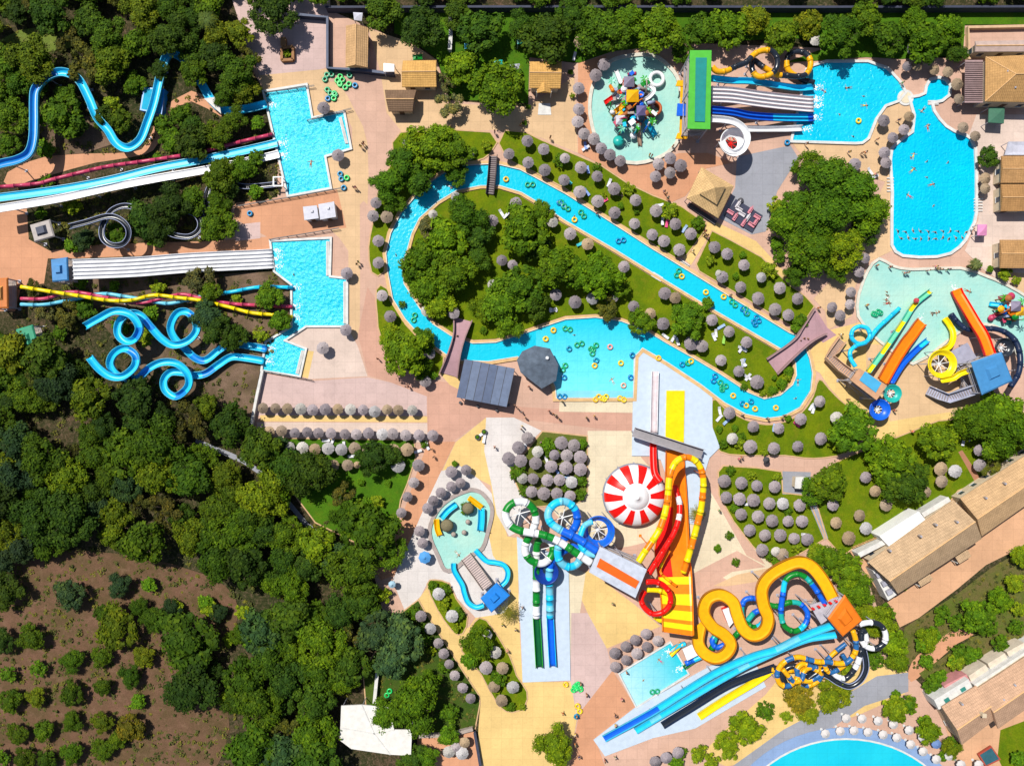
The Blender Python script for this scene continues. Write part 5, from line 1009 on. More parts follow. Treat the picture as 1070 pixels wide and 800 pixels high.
t=thing('rescue_shed','small white roofed shed inside the amber serpentine bend','shed',tuple(W(762,643,0)))
m=MB(); m.prism(quad([(755,637),(763,634),(768,648),(762,655)],2.4),2.1,2.4); m.build('roof',WHT,t); m=MB(); m.prism(quad([(756,638),(762,635.5),(767,647),(762,653)],2.),0,2.1); m.build('wall',RED,t)
t=thing('equipment_box','white flat roofed box beside the shallow cyan landing pool','shed',tuple(W(721,683,0)))
m=MB(); m.prism(quad([(713,678),(723,673),(730,684),(718,690)],2.6),2.4,2.6); m.build('roof',WHT,t); m=MB(); m.prism(quad([(714,678.5),(723,674),(729,684),(718,689)],2.4),0,2.4); m.build('wall',CONC,t)
CL=[(872,652),(852,659),(831,668),(810.7,678),(790,684),(769.5,692),(744.7,704),(715,722),(680,744),(631,771)]
slide('cyan and blue open slide running down to the long runout lanes',[p for p in CL],9,.7,1.35,[CYAN,LCY,BLUE],[(0,8),(1,6),(0,30),(2,60)],lip=LIC,ease=.8,kind='flat',depth=.35)
slide('second cyan open slide beside the blue one on the runout lanes',[(873.6,662.5),(858,664.5),(843.7,667),(822,675),(800,685),(785,692),(771.5,699),(745,714),(710,735),(664,763)],8.6,.7,1.2,[CYAN,LCY],[(0,20),(1,3)],lip=LIC,ease=.8,kind='flat',depth=.35)
slide('black and white banded tube slide coiling through the lower tangle',[(898,652),(908,650),(919,652),(925,661),(924,671),(915,677),(905,675),(900,667),(902,658),(905,668),(900,678),(897,690),(892,700),(884,708),(874,706),(866,698),(855,702),(846,708),(838,715),(846,704),(836,697),(826,696),(818,702),(818,711),(822,716),(814,700),(808,697)],8.5,1.6,1.2,[WHT,BLK],[(0,3),(1,3.4),(0,3),(1,3),(0,3),(1,3),(0,3),(1,3),(0,3),(1,3),(0,3),(1,160)],kind='tube')
slide('black open outer channel curving round the striped tangle',[(900,672),(904,685),(905,699),(899,711),(888,717),(876,713),(865,706),(850,700),(835,704)],6,3.2,1.1,[BLK],lip=GRY)
slide('yellow and slate banded tube slide tangled below the orange tower',[(891,658),(894,668),(894,680),(887,690),(878,693),(865,691),(855,691),(843,688),(834,686),(823,689),(815,696),(812,705),(815,714),(824,716),(833,708),(833,698),(840,693),(850,698),(857,703),(850,709),(842,711),(835,708),(838,700),(848,694),(860,697),(869,700),(862,706),(848,703),(830,700),(816,701),(806,699)],8.5,1.6,1.15,[AMB,SLT],[(0,2.3),(1,2.)],kind='tube')
slide('black open runout trough on the pale blue lanes',[(810,696.5),(794,702),(779,707.5),(755,718.5),(722,739),(692,757)],1.8,.6,1.35,[BLK],lip=NAVY,kind='flat',depth=.35)
slide('bright yellow straight runout trough on the pale blue lanes',[(806,699),(790,711),(760,729),(730,748)],1.3,.6,1.4,[YEL],lip=YEL,kind='flat',depth=.3)
slide('yellow and slate banded tube knot in the left part of the lower tangle',[(818,699),(824,706),(830,712),(838,709),(840,701),(847,697),(855,698),(858,706),(852,713),(843,716),(834,712)],6.5,3.,1.05,[AMB,SLT],[(0,2.2),(1,1.6)],kind='tube')
slide('short yellow and slate tube crossing inside the lower tangle',[(884,672),(876,678),(868,685),(862,693),(866,702),(876,699),(884,692),(880,683)],6.2,4.4,1.,[SLT,AMB],[(0,2.6),(1,1.8)],kind='tube')
slide('green open slide stub dropping into the shallow cyan pool',[(738,680),(727,689),(714,697)],1.6,.6,.8,[GRN_D],lip=GRN)
slide('cyan slide stub dropping into the shallow cyan pool',[(716,672),(708,675),(700,679)],1.8,.6,.8,[CYAN],lip=LIC)
slide('yellow slide stub by the shallow cyan pool under the orange ramp',[(712,672),(706,679),(700,684)],1.4,.6,.8,[YEL],lip=AMB)
# ---------------------------------------------------------------- right kids' complex
tower('tan square roofed tower with a pale blue roof panel',[(898,384.5),(927,402.5),(916,418),(888.7,397)],6.5,mp('roof_tan',L(222,170,130),.7),c_('roof_sky',80,185,235,.72,.5),panel=[(904,388),(921,400),(915,410),(898,397)],levels=1)
tower('large blue square roofed tower above the eastern kids slides',[(1015,378.5),(1047,367.5),(1058.5,398),(1026.5,412.5)],8,c_('roof_mid_blue',75,150,210,.72,.5),None,.2,levels=2)
slide('wide orange slide from the tan tower into the mint pool',[(922,398),(935,375),(946,358),(953,349),(962,336)],4.6,.4,2.3,[ORA],lip=mp('gel_burnt',L(225,95,15),.35),depth=.5,kind='flat')
slide('wide orange slide from the blue tower into the mint pool',[(1034,371),(1027,352),(1018,337),(1008,320),(997.5,303)],5.5,.4,2.2,[ORA],lip=RED,depth=.5,kind='flat')
slide('blue straight open slide beside the wide orange slide',[(932,399),(941,384),(950,373),(968.5,355)],3.6,.5,1.1,[CYAN,BLUE],[(1,12),(0,20)],lip=BLUE)
slide('straight slide with yellow and mint bands and a red ball',[(908,388),(926,363),(945,335),(956,318),(971.5,304)],4.6,.5,1.05,[YEL,MNT],[(0,2.6),(1,3.4)],lip=TEAL)
t=tag(MB().lathe(tuple(W(957.5,314,1.6)),[(0,.6),(.4,.5),(.62,.1),(.62,-.1),(.4,-.5),(0,-.6)],16).build('float_ball',c_('gel_rose',215,80,90)),'red ball sitting beside the yellow and mint slide','ball')
slide('cyan tube slide with a small loop ending in a yellow chute',[(894,383),(889,375),(888.5,367),(895,361),(904,358),(909,351),(906,343),(898,341),(891,345),(890,353),(897,359),(907,356),(913,348),(919,341),(928,333),(939,322)],4.8,.5,.95,[CYAN,YEL],[(0,33),(1,20)],kind='tube')
bowl('blue bowl slide just below the tan tower',(919.7,428),10.5,3.6,[BLUE],open_r=.42,posts_n=4,depth=.9)
bowl('teal bowl slide just right of the tan tower',(933,411),9,3.9,[TEAL],open_r=.5,posts_n=4,depth=.8)
bowl('bright yellow bowl slide with spokes left of the blue tower',(985,380),14.5,4.4,[YEL],open_r=.66,depth=.8)
slide('yellow curved feeder slide between the blue tower and yellow bowl',[(1015,386.5),(1004,390),(996,395),(984,397)],5.6,4.4,1.1,[YEL],lip=YEL)
slide('yellow curved exit slide from the yellow bowl into the mint pool',[(984,366),(992,362),(996,355),(996,346),(992,339),(986,333)],3,.5,1.1,[YEL],lip=YEL)
slide('dark grey tube slide sweeping round the blue tower into the mint pool',[(1056,404),(1064,390),(1066,374),(1062,358),(1052,348),(1039,343.5),(1024,344),(1010,344),(1000,336),(993,328)],5.5,.7,1.2,[NAVY],kind='tube')
bowl('dark grey bowl slide with pale spokes behind the blue tower',(1050,363),9.5,3.4,[BLK],open_r=.55,posts_n=4,depth=.8)
t=thing('grey_deck','grey raised deck between the yellow bowl and orange slide','deck',tuple(W(1005,370,0)))
m=MB(); m.prism(quad([(992,368),(1011,358),(1021,374),(1000,384)],3.),2.75,3.); m.build('platform',mp('deck_grey',L(178,178,200),.7),t)
for a in [(994,369),(1010,360),(1019,373),(1001,382)]: p=W(*a,2.7); m=MB(); m.cyl((p.x,p.y,0),(p.x,p.y,2.75),.12,n=8); m.build('post',STEEL,t)
ramp('pale grey stair ramp bending up to the blue tower',[(969,408),(981,413),(992,415.6),(1004,411),(1022,405)],[.3,1.2,2.2,3.4,5.],2.0,mp('ramp_grey',L(178,180,205),.7),wall=mp('ramp_wall',L(195,200,222),.7))
ramp('tan walled stair ramp bending up to the tan tower',[(879,355),(871,366),(866,374),(878,384),(892,394)],[.3,1.,1.8,2.8,3.7],1.9,mp('ramp_tan',L(215,165,130),.8),wall=mp('ramp_tan_wall',L(228,185,150),.8))
# ---------------------------------------------------------------- toddler pool slides
tower('small bright blue roofed tower at the top of the toddler slides',[(502,625),(519,608.5),(533,622),(513.5,640)],3.6,c_('roof_vivid_blue',30,140,235,.72,.5),None,.2,name='slide_hut')
slide('cyan toddler slide curving down the left side of the stairs',[(505,632),(497,634),(489,629),(485,619),(483,611),(478,602),(474.5,595),(474,588)],2.,.5,1.0,[CYAN],lip=LIC,post=False)
slide('cyan toddler slide curving down the right side of the stairs',[(523,612),(529,606),(530.5,597),(526,590),(518,587.5),(509,586),(503,581),(497,574)],2.,.5,1.0,[CYAN],lip=LIC,post=False)
ramp('pale stone stairway between the two toddler slides',[(487,581),(498,596),(510,613)],[.35,1.1,2.],2.6,mp('stone_pale',L(222,200,195),.8))
slide('small cyan slide on the left of the toddler pool',[(476,527),(468,533),(461,541)],1.3,.4,1.3,[CYAN],lip=LIC,post=False)
slide('small yellow slide on the left edge of the toddler pool',[(456,543),(457,552),(460,559)],1.3,.4,1.1,[AMB],lip=YEL,post=False)
slide('small yellow slide at the top of the toddler pool',[(490,520),(497,525),(504,530)],1.3,.6,1.1,[AMB],lip=YEL,post=False)
slide('small cyan slide on the right of the toddler pool',[(503,532),(503,543),(502,554)],1.3,.4,1.4,[CYAN],lip=LIC,post=False)
for x_,y_,r_,lb in ((489,531,6.2,'brown thatched water mushroom at the top of the toddler pool'),(467,549,6.8,'brown thatched water mushroom at the left of the toddler pool')):
    p=W(x_,y_,2); t=thing('water_mushroom',lb,'water feature',(p.x,p.y,0)); m=MB(); m.lathe((p.x,p.y,0),[(0,2.7),(r_*S*.5,2.55),(r_*S*.85,2.2),(r_*S,1.8),(r_*S*.9,1.75)],24); o=m.build('cap',THATCH,t,True); o.color=(.2,.17,.1,1)
    m=MB(); m.cyl((p.x,p.y,0),(p.x,p.y,2.4),.2,n=10); m.build('stem',CONC,t)
for x_,y_,lb in ((485,556,'small cream spring mushroom in the middle of the toddler pool'),(489,545,'small cream spring mushroom above the middle one'),(474,558,'small cream spring mushroom toward the pool left')):
    p=W(x_,y_,.9); t=thing('spray_mushroom',lb,'water feature',(p.x,p.y,0)); m=MB(); m.lathe((p.x,p.y,0),[(0,1.3),(.4,1.2),(.6,.95),(.5,.9)],16); m.build('cap',CONC,t,True); m=MB(); m.cyl((p.x,p.y,0),(p.x,p.y,1.1),.1,n=8); m.build('stem',TEAL,t)
# ---------------------------------------------------------------- water playgrounds
def playground(cx,cy,sc,label,seed,full=True):
    rd=random.Random(seed); c=W(cx,cy,0); t=thing('water_playground',label,'playground',(c.x,c.y,0))
    P=lambda dx,dy,z:Vector((c.x+dx*sc,c.y+dy*sc,z))
    decks=[(-1.2,3.,1.8,1.7,2.4),(-.7,.3,2.1,1.5,3.2),(.9,-2.,1.7,1.7,2.6),(-2.6,-3.4,1.6,1.6,1.8)] if full else [(0,0,2.4,2.2,2.4),(1.4,-1.2,2,1.8,1.8)]
    rm=[mp('play_roof_lilac',L(150,140,165),.6),AMB,mp('play_roof_purple',L(120,110,160),.6),mp('play_roof_white',L(220,220,230),.6)]
    for i,(x_,y_,a,b,z) in enumerate(decks):
        m=MB(); m.box(P(x_,y_,z),(a*sc,b*sc,.2),.2*i); m.build('platform',[CONC,mp('play_wood',L(190,110,50),.7),GRY,CONC][i],t)
        for sx in (-1,1):
            for sy in (-1,1): m=MB(); p=P(x_+sx*a*.42,y_+sy*b*.42,0); m.cyl(p,p+Vector((0,0,z+2)),.1,n=8); m.build('post',[ORA,WHT,BLUE,WHT][i],t)
        m=MB(); q=P(x_,y_,0); w=a*.5*sc; m.add([(q.x-w,q.y-w,z+2),(q.x+w,q.y-w,z+2),(q.x+w,q.y+w,z+2),(q.x-w,q.y+w,z+2),(q.x,q.y,z+2.9)],[(0,1,4),(1,2,4),(2,3,4),(3,0,4),(3,2,1,0)]); m.build('roof',rm[i],t)
        m=MB()
        for k in range(4):
            e=[(-w,-w),(w,-w),(w,w),(-w,w)]; m.cyl((q.x+e[k][0],q.y+e[k][1],z+1),(q.x+e[k-1][0],q.y+e[k-1][1],z+1),.05,n=5)
        m.build('railing',[RED,BLUE,GRN,ORA][i],t)
    def chute(a,b,z0,z1,mat,w=.8,arc=None):
        pts=[P(a[0],a[1],z0)]+([P(q[0],q[1],z0+(z1-z0)*(i+1)/(len(arc)+1)) for i,q in enumerate(arc)] if arc else [])+[P(b[0],b[1],z1)]
        MB().sweep(smooth(pts,False,5),[(-w/2,.25),(-w/2*.9,0),(0,-.12),(w/2*.9,0),(w/2,.25),(w/2*1.15,.2),(0,-.28),(-w/2*1.15,.2)]).build('slide',mat,t,True)
    if full:
        chute((-2,2.2),(-5,.6),2.4,.4,RED,.9); chute((-1.6,-.2),(-3.8,-1.6),3,.4,AMB,1.); chute((2.,-3.),(3.9,-5.2),2.4,.4,CYAN,1.2); chute((.6,-3.6),(1.2,-7.),2.5,.4,mp('play_tan',L(200,165,140),.6),.8)
        chute((1.4,.2),(1.6,3.6),3.1,1.6,WHT,.8,[(2.6,1.),(3.4,2.4)]); chute((-2.4,3.4),(-3.,6.2),2.4,.6,WHT,.8); chute((0,3.),(2.,2.),2.4,2.,mp('play_rope',L(150,80,45),.7),.6)
        MB().add(*(lambda q:(q.v,q.f))(torus_mb(1.5,.42,28,10,tuple(P(4.1,4.6,1.)-Vector((0,0,.4)))))).build('ring_pipe',WHT,t,True)
        MB().add(*(lambda q:(q.v,q.f))(torus_mb(1.4,.32,28,10,tuple(P(3.6,-.8,1.6))))).build('barrel_rim',mp('play_barrel',L(200,95,35),.6),t,True)
        p=P(3.6,-.8,0); MB().cyl((p.x,p.y,0),(p.x,p.y,1.9),1.35,1.3,20,cap=False).build('barrel',mp('play_barrel_side',L(170,95,50),.7),t)
        p=P(-2.6,-6.3,0); MB().lathe((p.x,p.y,0),[(0,1.6),(.9,1.5),(1.3,1.),(1.25,.9)],20).build('spray_dome',TEAL,t,True)
        p=P(.9,.9,0); MB().lathe((p.x,p.y,0),[(.1,3.4),(.5,3.6),(.7,4.2),(.6,4.25),(0,3.7)],16).build('tipping_bucket',BLUE,t,True)
    else:
        chute((-.8,.4),(-3.4,1.),2,.4,CYAN,.9); chute((.8,-1.2),(1.,-4.),2,.4,TEAL,1.1); chute((-.8,-.6),(-3.6,-2.6),2,.4,PNK,.8); chute((2,.2),(4.6,-1.6),2,.5,mp('play_tan',L(200,165,140),.6),.8,[(3.6,.3)])
        p=P(.2,-1.,0); MB().lathe((p.x,p.y,0),[(0,3.9),(.8,3.7),(1.2,3.2)],16).build('roof_dome',ORA,t,True)
        p=P(.4,2.6,0); MB().lathe((p.x,p.y,0),[(0,3.),(.6,2.8),(.9,2.4)],16).build('roof_dome',PNK,t,True,label='pink dome')
        p=P(-3.3,-2.4,0); MB().lathe((p.x,p.y,0),[(0,1.6),(.5,1.4),(.75,1.)],16).build('spray_dome',PNK,t,True)
    for i in range(95 if full else 26):
        a=rd.uniform(0,6.28); r_=rd.uniform(.8,5.2 if full else 3.); x_,y_=r_*math.cos(a)*.8-.3,r_*math.sin(a)-.3; z=rd.uniform(.8,4.6); p=P(x_,y_,0); mt=rd.choice([RED,AMB,BLUE,WHT,GRN,CYAN,ORA,mp('play_wood',L(190,110,50),.7),WHT,CONC,GRY,PNK,LGR]); k=rd.randrange(5)
        m=MB()
        if k==0: m.cyl(p,p+Vector((0,0,z)),.07,n=6).box((p.x,p.y,z),(rd.uniform(.6,1.5),rd.uniform(.5,1.4),.12),rd.random()); m.build('sign_board',mt,t)
        elif k==1: q=P(x_+rd.uniform(-2,2),y_+rd.uniform(-2,2),0); m.sweep(smooth([p,p+Vector((0,0,z*.9)),q+Vector((0,0,z)),q],False,4),[(.16,0),(0,.16),(-.16,0),(0,-.16)]); m.build('water_pipe',mt,t,True)
        elif k==2: m.cyl(p,p+Vector((0,0,z)),.06,n=6).lathe((p.x,p.y,z),[(0,.6),(.5,.4),(.8,0)],12); m.build('spray_flower',mt,t)
        elif k==3: q=P(x_+rd.uniform(-1.6,1.6),y_+rd.uniform(-1.6,1.6),0); m.cyl(p+Vector((0,0,z)),q+Vector((0,0,z*.7)),.42,.42,10); m.build('tunnel',mt,t,True)
        else: m.box((p.x,p.y,z*.5),(rd.uniform(.4,1.1),rd.uniform(.3,1.),z),rd.random()); m.build('panel',mt,t)
    # leafy palm toppers
    for (x_,y_) in ([(-4.,3.6),(-1.8,-.6),(1.6,3.8),(2.2,-1.8),(-2.4,-5.),(.2,-4.4),(-2.,.9),(3.,-3.6)] if full else [(2.2,1.2),(-1.8,2.),(2.6,-3.)]):
        p=P(x_,y_,0); h=rd.uniform(3,4.2); m=MB(); m.cyl(p,p+Vector((0,0,h)),.1,n=6); m.build('mast',mp('play_wood',L(190,110,50),.7),t); m=MB()
        for k in range(7):
            a=k*.9+rd.random()*.3; d=Vector((math.cos(a),math.sin(a),0)); s=Vector((-d.y,d.x,0))*.17; q=p+Vector((0,0,h)); m.add([q,q+d*.6+s+Vector((0,0,.2)),q+d*1.15-Vector((0,0,.25)),q+d*.6-s+Vector((0,0,.2))],[(0,1,2,3)])
        m.build('palm_topper',LGR if rd.random()<.6 else MNT,t)
playground(661,112,1.3,'large colourful water playground in the round splash pool',1)
playground(1047,322,.95,'small colourful water playground at the east edge of the mint pool',2,False)
# ---------------------------------------------------------------- buildings
WIN=mp('window_glass',(.03,.05,.08),.1,.6); DOOR=mp('door_wood',(.12,.07,.04),.7,.2); WALLC=mp('wall_cream',L(235,215,185),.85,.1); WALLW=mp('wall_white',L(238,236,232),.85,.1)
TCT=L(222,178,128,.8); TC2=L(232,180,105,.85)
def house(label,c,z,rise,roofm,hip=0.,name='building',cat='building',wall=WALLC,over=.5,ridge='01',chim=False,wins=3):
    # c: four roof corners (photo pixels, eaves height z); ridge runs along c0->c1
    q=quad(c,z); cx=sum(p[0] for p in q)/4; cy=sum(p[1] for p in q)/4; t=thing(name,label,cat,(cx,cy,0))
    a=lerp2(q[0],q[3],.5); b=lerp2(q[1],q[2],.5); ra=lerp2(a,b,hip); rb=lerp2(b,a,hip)
    v=[(p[0],p[1],z) for p in q]+[(ra[0],ra[1],z+rise),(rb[0],rb[1],z+rise)]
    if hip>=.5: v=v[:4]+[((ra[0]+rb[0])/2,(ra[1]+rb[1])/2,z+rise)]; f=[(0,1,4),(1,2,4),(2,3,4),(3,0,4)]
    else: f=[(0,1,5,4),(2,3,4,5),(3,0,4),(1,2,5)]
    n=len(v); v+=[(p[0],p[1],z-.2) for p in q]; f+=[(0,n,n+1,1),(1,n+1,n+2,2),(2,n+2,n+3,3),(3,n+3,n,0),(n+3,n+2,n+1,n)]
    m=MB(); m.add(v,f); rf=m.build('roof',roofm,t)
    m=MB(); m.cyl((v[4][0],v[4][1],z+rise+.02),(v[5][0],v[5][1],z+rise+.02) if hip<.5 else (v[4][0]+.01,v[4][1],z+rise+.1),.13,n=6)
    if hip>0:
        for i,k in ((0,4),(3,4),(1,5 if hip<.5 else 4),(2,5 if hip<.5 else 4)): m.cyl((v[i][0],v[i][1],z+.02),(v[k][0],v[k][1],v[k][2]+.02),.1,n=6)
    m.build('ridge_tiles',mp('ridge_tile',tuple(k_*1.15 for k_ in TCT),.85,.1),rf)
    wq=[(p.x,p.y) for p in offset(q,-over)]
    m=MB(); m.prism(wq,0,z-.2); wl=m.build('wall',wall,t)
    for i in range(4):
        p,r=Vector(wq[i]),Vector(wq[(i+1)%4]); d=(r-p); ln=d.length; d.normalize(); nn=Vector((d.y,-d.x)); 
        if nn.dot(Vector((cx,cy))-p)>0: nn=-nn
        k=max(1,min(wins,int(ln/3.2)))
        for j in range(k):
            s=p+d*ln*(j+.5)/k+nn*.03; isd=(j==k//2 and i in(0,2)); rz=math.atan2(d.y,d.x); m=MB()
            if isd: m.box((s.x,s.y,1.1),(1.1,.12,2.2),rz); m.build('door',DOOR,t)
            else: m.box((s.x,s.y,1.6),(1.1,.1,1.1),rz); w=m.build('window',WIN,t); m=MB(); s2=s+nn*.05; m.box((s2.x,s2.y,1.0),(1.3,.2,.1),rz); m.build('sill',WALLW,w)
    if chim:
        m=MB(); p=lerp2(ra,rb,.7); m.box((p[0],p[1],z+rise+.2),(.7,.7,1.6)); m.box((p[0],p[1],z+rise+1.05),(.9,.9,.15)); m.build('chimney',WALLC,rf)
    return t
def wallrun(label,pts,h,w,mat,name='low_wall',cat='wall',cap=None,z=0):
    P=[W(p[0],p[1],h) for p in pts]; P=[Vector((p.x,p.y,z)) for p in P]; t=thing(name,label,cat,(P[0].x,P[0].y,0))
    MB().sweep(P,[(-w/2,h),(w/2,h),(w/2,-.2),(-w/2,-.2)]).build('wall',mat,t)
    MB().sweep([p+Vector((0,0,h)) for p in P],[(-w*.62,.09),(w*.62,.09),(w*.62,.003),(-w*.62,.003)]).build('coping',cap or mat,t)
    return t
def railrun(label,pts,h=1.,name='railing',mat=None,step=1.8,posts=True,z=0):
    mat=mat or DST; P=[W(p[0],p[1],h) for p in pts]; P=[Vector((p.x,p.y,z)) for p in P]; t=thing(name,label,'railing' if name=='railing' else 'fence',(P[0].x,P[0].y,0)); 
    for hh in (h,h*.5): MB().sweep([p+Vector((0,0,hh)) for p in P],[(-.05,.04),(.05,.04),(.05,-.04),(-.05,-.04)]).build('rail',mat,t)
    for a,b in zip(P,P[1:]):
        n=max(1,int((b-a).length/step))
        for i in range(n): p=a.lerp(b,i/n); m=MB(); m.box((p.x,p.y,h/2),(.12,.12,h)); m.build('post',mat,t)
    return t
RT=lambda a,c,n: mroof('roof_tile_'+n,c,a)
house('narrow gabled shed with a long tan roof at the upper left',[(371,24),(371.2,71),(384.6,72),(385.8,26)][:0] or [(361.5,27),(361,70),(384,70.5),(385,29)],3.2,1.2,RT(0,TCT,'shed'))
house('tan gabled hut right of the narrow shed',[(421,63.5),(456,63),(456,91),(420,91)],3.2,1.1,RT(90,TC2,'hut'))
house('small brown roofed hut below the tan gabled hut',[(402,94),(435,94),(431,116.5),(406,116.5)],3.,.9,RT(90,L(150,120,95,.7),'hutbrown'))
k=house('small gabled kiosk with tan tiles at the top centre',[(553.5,64.5),(587,64.5),(585.5,92.5),(553,92)],3.4,1.2,RT(90,TC2,'kiosk'),wins=2)
m=MB(); q=quad([(561,88),(576,88),(576,97),(561,97)],3.2); a=lerp2(q[0],q[1],.5); b=lerp2(q[3],q[2],.5)
m.add([(p[0],p[1],3.1) for p in q]+[(a[0],a[1],4.1),(b[0],b[1],4.1)],[(0,4,5,3),(4,1,2,5),(3,5,2),(0,1,4)]); m.build('porch_roof',RT(0,TC2,'porch'),k)
for p in (q[2],q[3]): m=MB(); m.cyl((p[0],p[1]+.3,0),(p[0],p[1]+.3,3.1),.12,n=8); m.build('porch_post',WALLW,k)
m=MB(); m.prism(quad([(563,108),(575,108),(576,120),(562,120)],.1),0,.1); tag(m.build('doorstep',WALLW),'pale stone doorstep slab in front of the small gabled kiosk','slab')
house('brown hipped roof hall at the upper right edge',[(1030,59.5),(1086,57),(1087,107),(1029.5,106)],4.6,2.4,RT(0,L(214,166,108,.8),'hall'),.42)
house('flat pale roofed terrace building behind the brown hipped hall',[(1019,43),(1085,42),(1085,54),(1019,54)],4,.3,mp('roof_pink_flat',L(205,180,170),.85,.1))
wallrun('low cream wall around the upper right terrace',[(1013,62),(1012,28.5),(1088,27)],1.,.5,mp('wall_tan',L(228,190,150),.85))
house('long tan roofed pavilion on the right edge, upper',[(1046.5,163),(1085,163),(1085,191),(1046,191)],3.4,.5,RT(90,L(215,165,110,.72),'pav'),name='pavilion')
house('long tan roofed pavilion on the right edge, middle',[(1046,192.5),(1085,192.5),(1085,220.5),(1046,220.5)],3.3,.5,RT(90,L(205,155,100,.72),'pavb'),name='pavilion')
house('long tan roofed pavilion on the right edge, lower',[(1045,250.5),(1085,250.5),(1085,280),(1045,280)],3.4,.5,RT(90,L(215,165,110,.72),'pavc'),name='pavilion')
def canopy(label,c,z,mat,name='canopy_shelter',cat='canopy',slats=0,topm=None,peak=0,stripes=None):
    q=quad(c,z); cx=sum(p[0] for p in q)/len(q); cy=sum(p[1] for p in q)/len(q); t=thing(name,label,cat,(cx,cy,0)); n=len(q)
    if slats:
        for i in range(slats): 
            a=lerp2(q[0],q[3],(i+.5)/slats); b=lerp2(q[1],q[2],(i+.5)/slats); m=MB(); m.sweep([Vector((a[0],a[1],z)),Vector((b[0],b[1],z))],[(-.32,.06),(.32,.06),(.32,-.06),(-.32,-.06)]); m.build('slat',mat,t)
    elif peak:
        m=MB(); v=[(p[0],p[1],z) for p in q]+[(cx,cy,z+peak)]+[(p[0],p[1],z-.25) for p in q]; m.add(v,[(i,(i+1)%n,n) for i in range(n)]+[(i,n+1+i,n+1+(i+1)%n,(i+1)%n) for i in range(n)]+[tuple(range(2*n,n,-1))]); m.build('roof',mat,t)
    else: m=MB(); m.prism(q,z-.2,z); m.build('roof',mat,t)
    for p in [lerp2(p,(cx,cy),.06) for p in q]: m=MB(); m.cyl((p[0],p[1],0),(p[0],p[1],z-.1),.09,n=8); m.build('post',STEEL,t)
    return t,q
canopy('slatted mauve pergola beside the brown hipped hall',[(1008.5,63.5),(1027,63.5),(1027,107),(1008,107)],3,mp('slat_mauve',L(185,155,155),.8),'pergola','pergola',slats=22)
canopy('small dark green square canopy below the hipped hall',[(1033.5,112),(1050,112),(1049,129),(1033,128)],2.8,mp('fabric_green',L(70,125,100),.8),peak=.5)
canopy('small pink square canopy right of the large swimming pool',[(1022,234.5),(1031.5,234.5),(1031,246),(1021.5,246)],2.4,mp('fabric_pink',L(245,155,205),.8),peak=.4)
canopy('pale grey fabric sheet sagging over the pavilion yard',[(1054,148),(1086,148),(1086,162),(1050,162)],2.8,mp('fabric_pale',L(215,215,230),.8),peak=-.5)
canopy('pale fabric screen above the narrow gabled shed',[(369,13),(379,13.5),(378,22),(370,21)],2.6,mp('fabric_pale',L(215,215,230),.8),peak=.3)
# grey bar
t,q=canopy('grey seamed metal roof bar beside the river bend',[(485.5,375),(538,385),(529.5,425),(477,415)],3.6,mp('metal_roof_slate',L(92,108,140),.45,.4),'bar_pavilion','bar')
shade=[mp('metal_roof_slate_light',L(112,128,158),.45,.4),mp('metal_roof_slate_mid',L(100,115,146),.45,.4)]
for i in range(6):
    m=MB(); a0,a1=lerp2(q[0],q[1],i/6+.002),lerp2(q[0],q[1],(i+1)/6-.002); b0,b1=lerp2(q[3],q[2],i/6+.002),lerp2(q[3],q[2],(i+1)/6-.002); m.prism([a0,a1,b1,b0],3.603,3.66); m.build('roof_sheet',[MATS['metal_roof_slate'],shade[0],shade[1],MATS['metal_roof_slate'],shade[0],shade[0]][i],t)
    m=MB(); m.sweep([Vector((a1[0],a1[1],3.66)),Vector((b1[0],b1[1],3.66))],[(-.04,.08),(.04,.08),(.04,0),(-.04,0)]); m.build('seam',DST,t)
m=MB(); cc=[lerp2(p,(sum(a[0] for a in q)/4,sum(a[1] for a in q)/4),.3) for p in q]; m.prism(cc,0,1.1); m.build('counter',DOOR,t)
for i,(x_,y_) in enumerate([(531,423),(519,428.5),(499,424),(481,420.5)]):
    p=W(x_,y_,.5); s=thing('bar_stool',['dark bar stool nearest the right corner of the grey bar','dark bar stool second from the right below the grey bar','dark bar stool third from the right below the grey bar','dark bar stool at the left corner of the grey bar'][i],'stool',(p.x,p.y,0)); m=MB(); m.lathe((p.x,p.y,0),[(0,.8),(.3,.78),(.35,.7),(0,.66)],14); m.build('seat',DST,s); m=MB(); m.cyl((p.x,p.y,0),(p.x,p.y,.7),.05,n=8).cyl((p.x,p.y,0),(p.x,p.y,.05),.25,n=12); m.build('stem',DST,s)
# gazebo
gz=[(558.6,361),(574.7,364),(583.5,381.5),(581,397.6),(566,406),(544,389),(540,376),(545.7,367)]
t,q=canopy('octagonal grey shingle gazebo on the edge of the wave basin',gz,3.4,mp('shingle_grey',L(105,118,135),.9,.1,.2),'gazebo','gazebo',peak=1.2)
p=W(572,374,4.2); MB().lathe((p.x,p.y,4.),[(0,.5),(.3,.4),(.42,.1),(.42,-.1)],14).build('vent',WHT,t)
# thatched pyramid
hutm=mroof('thatch_gold',L(236,196,140,.8),30)
t,q=canopy('thatched pyramid pavilion beside the parasol lawn',[(733,174.5),(767,194.5),(750.5,228),(717.5,207)],3.2,hutm,'thatched_pavilion','pavilion',peak=2.6)
q=[(p[0],p[1]) for p in q]; cx=sum(p[0] for p in q)/4; cy=sum(p[1] for p in q)/4; q2=[lerp2(p,(cx,cy),.45) for p in q]
m=MB(); m.add([(p[0],p[1],4.9) for p in q2]+[(cx,cy,6.8)],[(0,1,4),(1,2,4),(2,3,4),(3,0,4),(3,2,1,0)]); m.build('upper_roof',hutm,t)
wallrun('dark stone edge below the thatched pyramid pavilion',[(719,213),(748,233)],.5,.8,DST)
